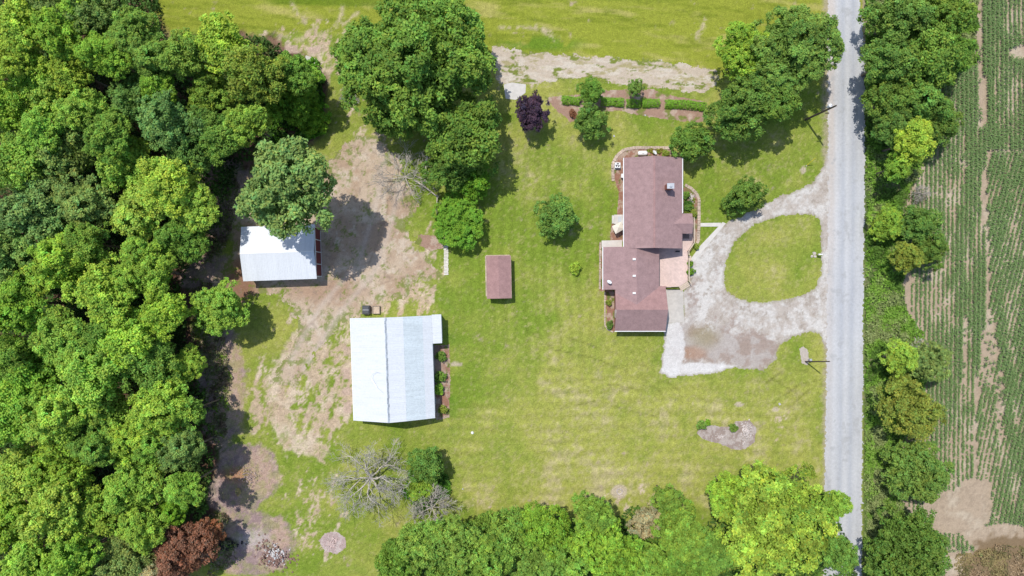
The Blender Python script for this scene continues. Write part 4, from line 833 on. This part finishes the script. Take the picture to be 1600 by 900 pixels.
# bottom belt
for u, v, r, c, zc, lab in ((625, 868, 42, 'mid', 7, 'leftmost medium green tree of the bottom belt'), (665, 850, 42, 'mid', 8, 'green tree just below the grey bare tree in the bottom belt'), (715, 845, 44, 'mid', 8, 'green tree directly right of the grey bare tree'), (760, 828, 36, 'mid', 7, 'green tree reaching up into the lawn at its lower left'),
        (700, 895, 40, 'mid', 7, 'medium green tree at the bottom border below the grey bare tree'), (800, 840, 42, 'mid', 8, 'medium green tree left of centre in the bottom belt'), (765, 885, 42, 'mid', 8, 'medium green tree at the bottom border left of centre'), (850, 828, 40, 'bright', 6, 'bright green tree at the lower edge of the lawn'),
        (838, 885, 40, 'mid', 8, 'medium green tree at the bottom border near the centre'), (926, 800, 34, 'mid', 8, 'pointed green tree rising highest from the bottom belt'), (930, 838, 46, 'bright', 8, 'broad bright green tree below the pointed one'), (885, 870, 44, 'mid', 8, 'medium green tree between the bright ones at the bottom'),
        (965, 875, 44, 'bright', 7, 'bright green tree left of the tan withered bush, at the bottom border'), (1042, 780, 24, 'mid', 6, 'narrow green tree standing up right of the tan withered bush'), (1062, 828, 42, 'mid', 6, 'medium green tree right of the tan withered bush'), (1018, 885, 42, 'bright', 5, 'bright green tree at the bottom border below the tan bush'),
        (1075, 885, 40, 'mid', 7, 'medium green tree at the bottom border left of the big yellow-green tree'), (1110, 860, 36, 'mid', 8, 'medium green tree tucked against the big yellow-green tree'), (1300, 858, 34, 'mid', 9, 'tree leaning over the road at the bottom border')):
    tree(u, v, r*1.02, c, lab, zc=zc+RNG.uniform(-2, 2.5), sz=RNG.uniform(.95, 1.3), group='trees along the bottom of the photo')
tree(1205, 815, 102, 'yellow', 'largest vivid yellow-green tree at the bottom beside the road', 'bigmix', 10, sz=.8)
tree(1145, 770, 40, 'yellow', 'yellow-green tree at the upper left of the largest one', 'mid', 9)
tree(1300, 790, 28, 'lime', 'light tree whose branches reach over the road from the largest one', 'mid', 9)
tree(1010, 815, 30, 'tan', 'tan withered bush among the bottom trees', 'small', 3, name='withered_bush', cat='bush')
tree(290, 862, 48, 'rust', 'rust red leaved tree at the lower edge of the woods', 'mid', 7.5); tree(325, 835, 26, 'rust', 'small rust red tree leaning towards the burnt ground', 'small', 6)
tree(250, 885, 32, 'tan', 'tan and brown tree left of the rust red tree', 'mid', 7)
# right-hand belt beyond the road
for u, v, r, c, zc, lab in ((1400, 30, 48, 'deep', 7, 'medium green tree right of the road at the top border'), (1465, 30, 54, 'deep', 7, 'medium green tree against the corn at the top border'), (1385, 95, 40, 'deep', 7, 'green tree right of the road, level with the gravel path'), (1440, 95, 50, 'deep', 7.5, 'broad green tree in the roadside belt, level with the gravel path'), (1485, 85, 36, 'deep', 6, 'green tree poking into the corn rows near the top'),
        (1392, 155, 38, 'deep', 6, 'green tree right of the road, level with the hedge'), (1440, 165, 46, 'deep', 7, 'broad green tree in the roadside belt, level with the hedge'), (1465, 190, 32, 'deep', 6, 'green tree beside the corn, level with the purple tree'), (1395, 200, 34, 'dark', 5, 'dark green tree right of the road, level with the tall pole'),
        (1422, 220, 34, 'lime', 8, 'light yellow-green tree below the dark roadside trees'), (1400, 262, 24, 'bright', 5, 'small bright tree below the light yellow-green roadside tree'), (1437, 350, 32, 'deep', 5, 'medium green tree beside the corn, level with the grass island'), (1446, 392, 30, 'deep', 5, 'medium green tree beside the corn, level with the mailbox'),
        (1385, 355, 28, 'bright', 3, 'bright low tree near the road, level with the grass island'), (1418, 405, 24, 'olive', 4, 'olive tree in the roadside belt, level with the mailbox'), (1408, 562, 28, 'yellow', 6, 'vivid yellow-green tree right of the thin pole'), (1450, 565, 34, 'dull', 4, 'greyish green tree against the corn, right of the vivid yellow-green one'), (1405, 600, 24, 'olive', 5, 'olive tree just below the vivid yellow-green roadside tree'),
        (1423, 636, 44, 'olive', 6, 'rounded olive green tree in the roadside belt below the middle'), (1430, 735, 54, 'deep', 6, 'large rounded green tree jutting into the corn, lower right'), (1418, 852, 62, 'dark', 7, 'large dark green tree in the roadside belt at the bottom'), (1385, 905, 40, 'dark', 6, 'dark tree cut by the bottom border right of the road')):
    tree(u, v, r*1.03, c, lab, zc=zc+RNG.uniform(-1.2, 1.5), sz=RNG.uniform(.9, 1.2), group='trees between the road and the corn', kind='round' if r > 52 else None)
# shrubs
for u, v, r, c, lab in ((899, 419, 10, 'lime', 'tiny yellow-green shrub alone on the lawn left of the house'), (689, 557, 8.5, 'dark', 'topmost dark shrub in the bed right of the barn'), (688, 589, 9.5, 'deep', 'medium shrub second from the top in the barn bed'), (686, 608, 9, 'bright', 'bright shrub third from the top in the barn bed'), (692, 640, 7.5, 'olive', 'lowest small shrub in the bed right of the barn'),
        (951, 473, 5, 'olive', 'small shrub at the upper end of the bed left of the garage'), (953, 508, 7, 'dark', 'dark shrub at the lower end of the bed left of the garage'), (1146, 668, 7, 'deep', 'dark green shrub in the middle of the kidney shaped bed'), (1096, 664, 8, 'deep', 'shrub at the left end of the kidney shaped bed'), (1106, 660, 5, 'fresh', 'small fresh shrub at the upper left rim of the kidney shaped bed'),
        (1079, 425, 7, 'fresh', 'fresh green shrub at the right side of the deck'), (1078, 412, 5, 'fresh', 'upper small shrub at the right side of the deck'), (1088, 385, 5, 'olive', 'small shrub between the deck corner and the footpath'), (1075, 325, 7, 'deep', 'shrub in the bed right of the house'), (1083, 333, 5, 'olive', 'olive shrub in the bed right of the house'), (1072, 305, 6, 'deep', 'topmost shrub in the bed right of the house'),
        (1040, 240, 6, 'olive', 'olive shrub at the right of the satellite dish above the house'), (895, 178, 7, 'rust', 'dark reddish shrub left of the tree at the hedge'), (372, 768, 6, 'tan', 'withered brown shrub on the earth heap'), (1428, 700, 12, 'olive', 'olive shrub between two large roadside trees')):
    tree(u, v, r*1.1, c, lab, 'shrub', .5, name='shrub', cat='shrub')
# hedge segments
def foliage_strip(name, label, cat, pts, wdt, hgt, colour, dens=26, leaf=.17, kind=None):
    P_, N_ = [], []
    for (a, b) in zip(pts[:-1], pts[1:]):
        a = np.array(G(*a)); b = np.array(G(*b)); L_ = np.linalg.norm(b-a); n = int(L_*wdt*dens*2.2); t = RNG.random(n); c = a+(b-a)*t[:, None]; nr = np.array([-(b-a)[1], (b-a)[0]])/L_
        th = RNG.uniform(0, math.pi, n); lump = .78+.4*N2.fbm(t*L_*8, 0*t, 6, 3); c2 = c+nr*(np.cos(th)*wdt*.5*lump)[:, None]+RNG.normal(0, .06, (n, 2)); z = .15+np.sin(th)*hgt*.85*lump*RNG.uniform(.75, 1.05, n)
        P_.append(np.column_stack([c2, z])); N_.append(np.column_stack([nr[0]*np.cos(th), nr[1]*np.cos(th), np.sin(th)+.4]))
    C = np.concatenate(P_); Nn = np.concatenate(N_)+unit(len(C))*.5; Vv, F = quads(C, Nn, leaf*RNG.uniform(.7, 1.3, len(C))); me = qmesh(name, Vv, F)
    b = RNG.uniform(.75, 1.25, len(C)); setcol(me, np.stack([b, b, b], -1), 'FACE'); me.materials.append(LEAF); o = bpy.data.objects.new(name, me); COL.objects.link(o); o.color = (*LC[colour], 1); return tag(o, label, cat, None, kind)
for pts, lab in (([(877, 157), (905, 159)], 'short clipped hedge piece at the left end of the hedge row'), ([(938, 159), (974, 161)], 'hedge piece right of the tree in the hedge row'), ([(978, 162), (1000, 163)], 'hedge piece under the small slender tree'), ([(1003, 162), (1029, 162)], 'hedge piece right of the small slender tree'), ([(1038, 163), (1070, 164), (1102, 168)], 'long hedge piece at the right end of the hedge row')):
    o = foliage_strip('hedge', lab, 'hedge', pts, 1.5, 1.0, 'fresh', 60); o['group'] = 'hedge row above the house'
# ---- low leafy cover
def cover(name, polys, n, zmax, cols, leaf=.3, size=18, clearing=None):
    out = []; allp = np.array([p for q in polys for p in q]); lo = allp.min(0); hi = allp.max(0); tot = 0
    while tot < n:
        q = RNG.uniform(lo, hi, (n, 2)); d = np.max([sdf(q[:, 0], q[:, 1], p) for p in polys], 0)+(N4.fbm(q[:, 0], q[:, 1], 12, 4)-.5)*16; dens = N1.fbm(q[:, 0], q[:, 1], size, 4, .65); k = (d > 0) & (dens > RNG.uniform(.25, .62, n)); out.append(q[k]); tot += k.sum()
    q = np.concatenate(out)[:n]; hgt = np.clip((N2.fbm(q[:, 0], q[:, 1], size*.6, 4, .6)-.28)*2.4, .08, 1)*zmax; z = hgt*RNG.uniform(.25, 1, n)
    t = np.clip((N3.fbm(q[:, 0], q[:, 1], size*1.5, 3)-.35)*3.3+RNG.normal(0, .12, n), 0, .999)*(len(cols)-1); i = t.astype(int); f = (t-i)[:, None]; ca = np.array(cols); c = (ca[i]*(1-f)+ca[np.minimum(i+1, len(cols)-1)]*f)*RNG.uniform(.75, 1.25, (n, 1))
    Vv, F = quads(np.column_stack([(q[:, 0]-800)*S, (450-q[:, 1])*S, z]), unit(n)*.7+np.array([0, 0, .8]), leaf*RNG.uniform(.6, 1.4, n)); me = qmesh(name, Vv, F); setcol(me, c, 'FACE'); me.materials.append(LEAF); o = bpy.data.objects.new(name, me); COL.objects.link(o); o.color = (1, 1, 1, 1); return o
o = cover('undergrowth', [[(1352, -60), (1530, -60), (1525, 100), (1490, 120), (1470, 220), (1425, 290), (1412, 330), (1410, 480), (1440, 520), (1445, 640), (1415, 680), (1405, 780), (1450, 850), (1480, 960), (1350, 960), (1352, 300)]], 75000, 1.0, [(.10, .19, .03), (.16, .31, .035), (.22, .36, .06), (.25, .30, .11)], .26)
tag(o, 'tangled green weeds and brush between the road and the corn', 'undergrowth', kind='stuff')
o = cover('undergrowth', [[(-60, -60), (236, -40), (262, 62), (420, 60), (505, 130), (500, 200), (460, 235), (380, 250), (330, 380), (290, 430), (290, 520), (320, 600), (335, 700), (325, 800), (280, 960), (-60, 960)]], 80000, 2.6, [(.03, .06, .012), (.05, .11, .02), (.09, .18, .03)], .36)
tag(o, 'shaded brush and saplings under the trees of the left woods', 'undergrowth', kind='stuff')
o = cover('undergrowth', [[(590, 960), (600, 850), (680, 830), (740, 815), (840, 805), (905, 815), (930, 800), (960, 815), (985, 790), (1050, 800), (1100, 830), (1150, 760), (1290, 770), (1330, 860), (1340, 960)]], 40000, 1.3, [(.05, .09, .02), (.08, .16, .03), (.11, .21, .03)], .32)
tag(o, 'leafy brush under the belt of trees at the bottom', 'undergrowth', kind='stuff')
o = cover('undergrowth', [[(425, 230), (415, 170), (440, 120), (490, 110), (508, 150), (503, 210), (470, 232)], [(640, 735), (700, 740), (705, 770), (660, 800), (630, 770)], [(455, 100), (470, 85), (500, 95), (508, 130), (470, 130)]], 16000, 1.3, [(.06, .15, .02), (.12, .29, .02), (.14, .32, .03)], .26)
tag(o, 'fresh green weeds at the woods edge and under the bare trees', 'undergrowth', kind='stuff')
o = cover('bed_plants', [[(1067, 300), (1085, 312), (1088, 345), (1080, 340), (1068, 333)], [(1046, 236), (1030, 232), (1010, 234), (1020, 243)]], 1500, .5, [(.06, .15, .02), (.18, .25, .03), (.3, .28, .05)], .16, 8)
tag(o, 'low mixed plants filling the beds against the house', 'bed plants', kind='stuff')
o = cover('scrub', [[(300, 440), (335, 440), (352, 520), (362, 600), (352, 690), (330, 690), (322, 600), (300, 520)], [(335, 260), (375, 270), (368, 345), (345, 400), (320, 410), (345, 330)], [(325, 800), (352, 800), (372, 880), (330, 900)]], 7000, .9, [(.16, .12, .08), (.12, .17, .04), (.30, .25, .17), (.17, .26, .04)], .26, 9)
tag(o, 'grey brown and green scrub along the shaded edge of the left woods', 'scrub', kind='stuff')
# dry brush lower right
o = cover('dry_brush', [[(1495, 868), (1560, 850), (1620, 855), (1620, 960), (1490, 960)]], 9000, .7, [(.30, .24, .11), (.16, .15, .06), (.36, .26, .16)], .22)
tag(o, 'dry brown and olive brush in the lower right corner', 'brush', kind='stuff')

# ---- corn
rows = []
BARE = [((1543, 545, 13, 62), .25), ((1495, 800, 55, 34), 0), ((1520, 770, 30, 24), 0), ((1595, 82, 18, 10), 0), ((1530, 60, 3, 130), .1), ((1535, 155, 4, 40), 0), ((1505, 250, 3, 40), .3), ((1417, 440, 7, 60), 0), ((1505, 560, 2.5, 70), .3), ((1560, 840, 50, 25), 0), ((1570, 912, 150, 62), 0), ((1522, 715, 4, 36), .1), ((1560, 630, 6, 60), .3)]
def corn_rows():
    out = []
    # straight rows
    sp = .76/S
    u = 1416.
    while u < 1660:
        v = np.arange(-60, 960, .19/S); uu = u+RNG.normal(0, .5, len(v))+2.0*np.sin(v/170)-(v-450)*.004
        bound = 1543-(v-230)*.045+6*np.sin(v/60)
        k = (uu < bound) | (v < 235)
        out.append(np.column_stack([uu, v])[k]); u += sp
    # slanted rows
    th = math.radians(13); d = np.array([math.sin(th), -math.cos(th)]); n = np.array([math.cos(th), math.sin(th)])
    for k in range(-30, 60):
        t = np.arange(-700, 700, .19/S); p = np.array([1560, 560])+n*k*sp+d*t[:, None]+RNG.normal(0, .5, (len(t), 2)); p[:, 0] += ((p[:, 1]-600)/300)**2*6
        bound = 1549-(p[:, 1]-230)*.045+6*np.sin(p[:, 1]/60); m = (p[:, 0] > bound) & (p[:, 1] > 238) & (p[:, 0] < 1680) & (p[:, 1] < 960); out.append(p[m])
    return np.concatenate(out)
q = corn_rows(); d = sdf(q[:, 0], q[:, 1], CORN); dens = N1.fbm(q[:, 0]*1.8, q[:, 1]*.45, 26, 4, .6)
vig = np.clip((dens-.28)*4.0, 0, 1)                        # how well the crop stands
west = 1-sstep(1440, 1530, q[:, 0]); vig = np.clip(vig-.62*west+.08+RNG.normal(0, .12, len(q)), 0, 1); vig = np.clip(vig-.5*ell(q[:, 0], q[:, 1], 1530, 740, 50, 90, .6), 0, 1)
keep = (d > 3) & (RNG.random(len(q)) < .82+.3*vig)
for (cx, cy, rx, ry), p in BARE:
    e = ell(q[:, 0], q[:, 1], cx, cy, rx, ry, .25)+(N4.fbm(q[:, 0], q[:, 1], 12, 5, .7)-.5)*1.7; keep &= (e < .5) | (RNG.random(len(q)) < p)
q = q[keep]; vig = vig[keep]; n = len(q); print('corn plants', n)
LV = 5; base_a = RNG.uniform(0, 6.28, n); VV = []; FF = []; CCl = []
cen = np.column_stack([(q[:, 0]-800)*S, (450-q[:, 1])*S]); hgt = .35+.5*vig
for k in range(LV):
    a = base_a+k*2.4+RNG.normal(0, .3, n); Ln = (.15+.27*vig)*RNG.uniform(.8, 1.2, n); dx, dy = np.cos(a), np.sin(a); wv = .07; zb = hgt*(.35+.13*k)
    p0 = np.column_stack([cen[:, 0], cen[:, 1], zb]); p1 = np.column_stack([cen[:, 0]+dx*Ln*.5, cen[:, 1]+dy*Ln*.5, zb+.18*hgt+.03]); p2 = np.column_stack([cen[:, 0]+dx*Ln, cen[:, 1]+dy*Ln, zb-.02])
    s_ = np.column_stack([-dy, dx, 0*dx])*wv
    VV.append(np.stack([p0-s_*.6, p0+s_*.6, p1-s_, p1+s_, p2-s_*.3, p2+s_*.3], 1)); b0 = (k*n+np.arange(n))*6
    FF.append(np.stack([b0, b0+1, b0+3, b0+2], -1)); FF.append(np.stack([b0+2, b0+3, b0+5, b0+4], -1))
    br = RNG.uniform(.8, 1.2, n); c = np.array([.17, .27, .09])*br[:, None]*(1-.1*vig[:, None]); CCl += [c, c]
me = qmesh('corn', np.concatenate(VV).reshape(-1, 3), np.concatenate(FF)); setcol(me, np.concatenate(CCl), 'FACE'); me.materials.append(LEAF)
o = bpy.data.objects.new('corn_crop', me); COL.objects.link(o); o.color = (1, 1, 1, 1); tag(o, 'young corn plants in long rows on pale soil right of the road', 'corn', kind='stuff')

# ---- bare trees
def bare(u, v, r, label, zc, depth=5, rt=.22, name='bare_tree', spread=.62, nmain=9, twig=.022, cat='bare tree', h0=None, dark=False, seed=3):
    rng = np.random.default_rng(seed); R = r*S*(H-zc)/H; x, y = P(u, v, zc); B = thing(name, label, cat, (x, y, 0)); lim = MB(); tw = MB()
    def grow(p, d, L_, rad, k):
        q = p+d*L_*.5+Vector(rng.normal(0, .05*L_, 3)); e = p+d*L_+Vector(rng.normal(0, .07*L_, 3)); mb = lim if k >= depth-2 else tw
        mb.tube(p, q, rad, rad*.85, 6 if k > 2 else 3, False); mb.tube(q, e, rad*.85, rad*.65, 6 if k > 2 else 3, False)
        if k <= 0: return
        for j in range(3 if k < 4 else 3):
            nd = (d+Vector(rng.normal(0, spread, 3))).normalized(); nd.z = max(nd.z, -.15); st = p+(e-p)*rng.uniform(.45, 1) if j else e
            grow(st, nd, L_*rng.uniform(.6, .85), max(rad*.58, twig), k-1)
    h = h0 if h0 is not None else zc*.45; lim.tube((0, 0, 0), (0, 0, h), rt*1.3, rt, 9)
    for j in range(nmain):
        a = 6.283*j/nmain+rng.uniform(-.3, .3); up = rng.uniform(.15, 1.1); d = Vector((math.cos(a), math.sin(a), up)).normalized(); grow(Vector((0, 0, h*rng.uniform(.7, 1))), d, R*.38, rt*.55, depth)
    lim.build('limb', DEADWOOD, B); tw.build('twigs', DEADTWIG, B); return B
bare(572, 755, 74, 'large bare tree with pale twisted limbs below the barn', 5.5, 5, .26, nmain=8, seed=4)
bare(672, 802, 40, 'smaller grey bare tree at the left end of the bottom belt', 5, 5, .16, nmain=9, seed=6, spread=.45)
bare(632, 275, 62, 'fallen leafless brush below the huge tree', 1.2, 4, .14, nmain=9, name='dead_brush', cat='brush', h0=.5, seed=9)
bare(1445, 300, 18, 'grey leafless bush in front of the corn below the light roadside tree', 2.5, 4, .08, nmain=8, name='dead_bush', cat='bush', seed=12)
bare(1452, 545, 20, 'grey leafless bush among the roadside trees right of the thin pole', 4.5, 4, .08, nmain=8, name='dead_bush', cat='bush', seed=13)
bare(180, 832, 18, 'grey dead treetop sticking out of the woods at the lower left', 15, 4, .09, nmain=7, name='bare_tree', seed=15)
bare(543, 150, 20, 'brown dead brush left of the huge tree', 1.0, 4, .07, nmain=9, name='dead_brush', cat='brush', h0=.3, seed=17)
# fallen trunks by the round bush
for i, (a, b, r, lb) in enumerate((((648, 282), (684, 308), .16, 'long pale fallen trunk left of the round bush'), ((684, 305), (683, 335), .12, 'short fallen trunk lying upright to the round bush'), ((668, 245), (664, 285), .15, 'fallen trunk under the lower rim of the huge tree'))):
    m = MB(); x0_, y0_ = G(*a); x1_, y1_ = G(*b); m.tube((x0_, y0_, .5), ((x0_+x1_)/2, (y0_+y1_)/2+.12, .8), r, r*.8, 8); m.tube(((x0_+x1_)/2, (y0_+y1_)/2+.12, .8), (x1_, y1_, .4), r*.8, r*.5, 8)
    for k in range(4):
        t = .2+.18*k; m.tube((x0_+(x1_-x0_)*t, y0_+(y1_-y0_)*t, .7), (x0_+(x1_-x0_)*t+RNG.uniform(-1, 1), y0_+(y1_-y0_)*t+RNG.uniform(-1, 1), 1.2), r*.4, r*.15, 5)
    tag(m.build('fallen_trunk', DEADWOOD), lb, 'fallen trunk')
print('done')
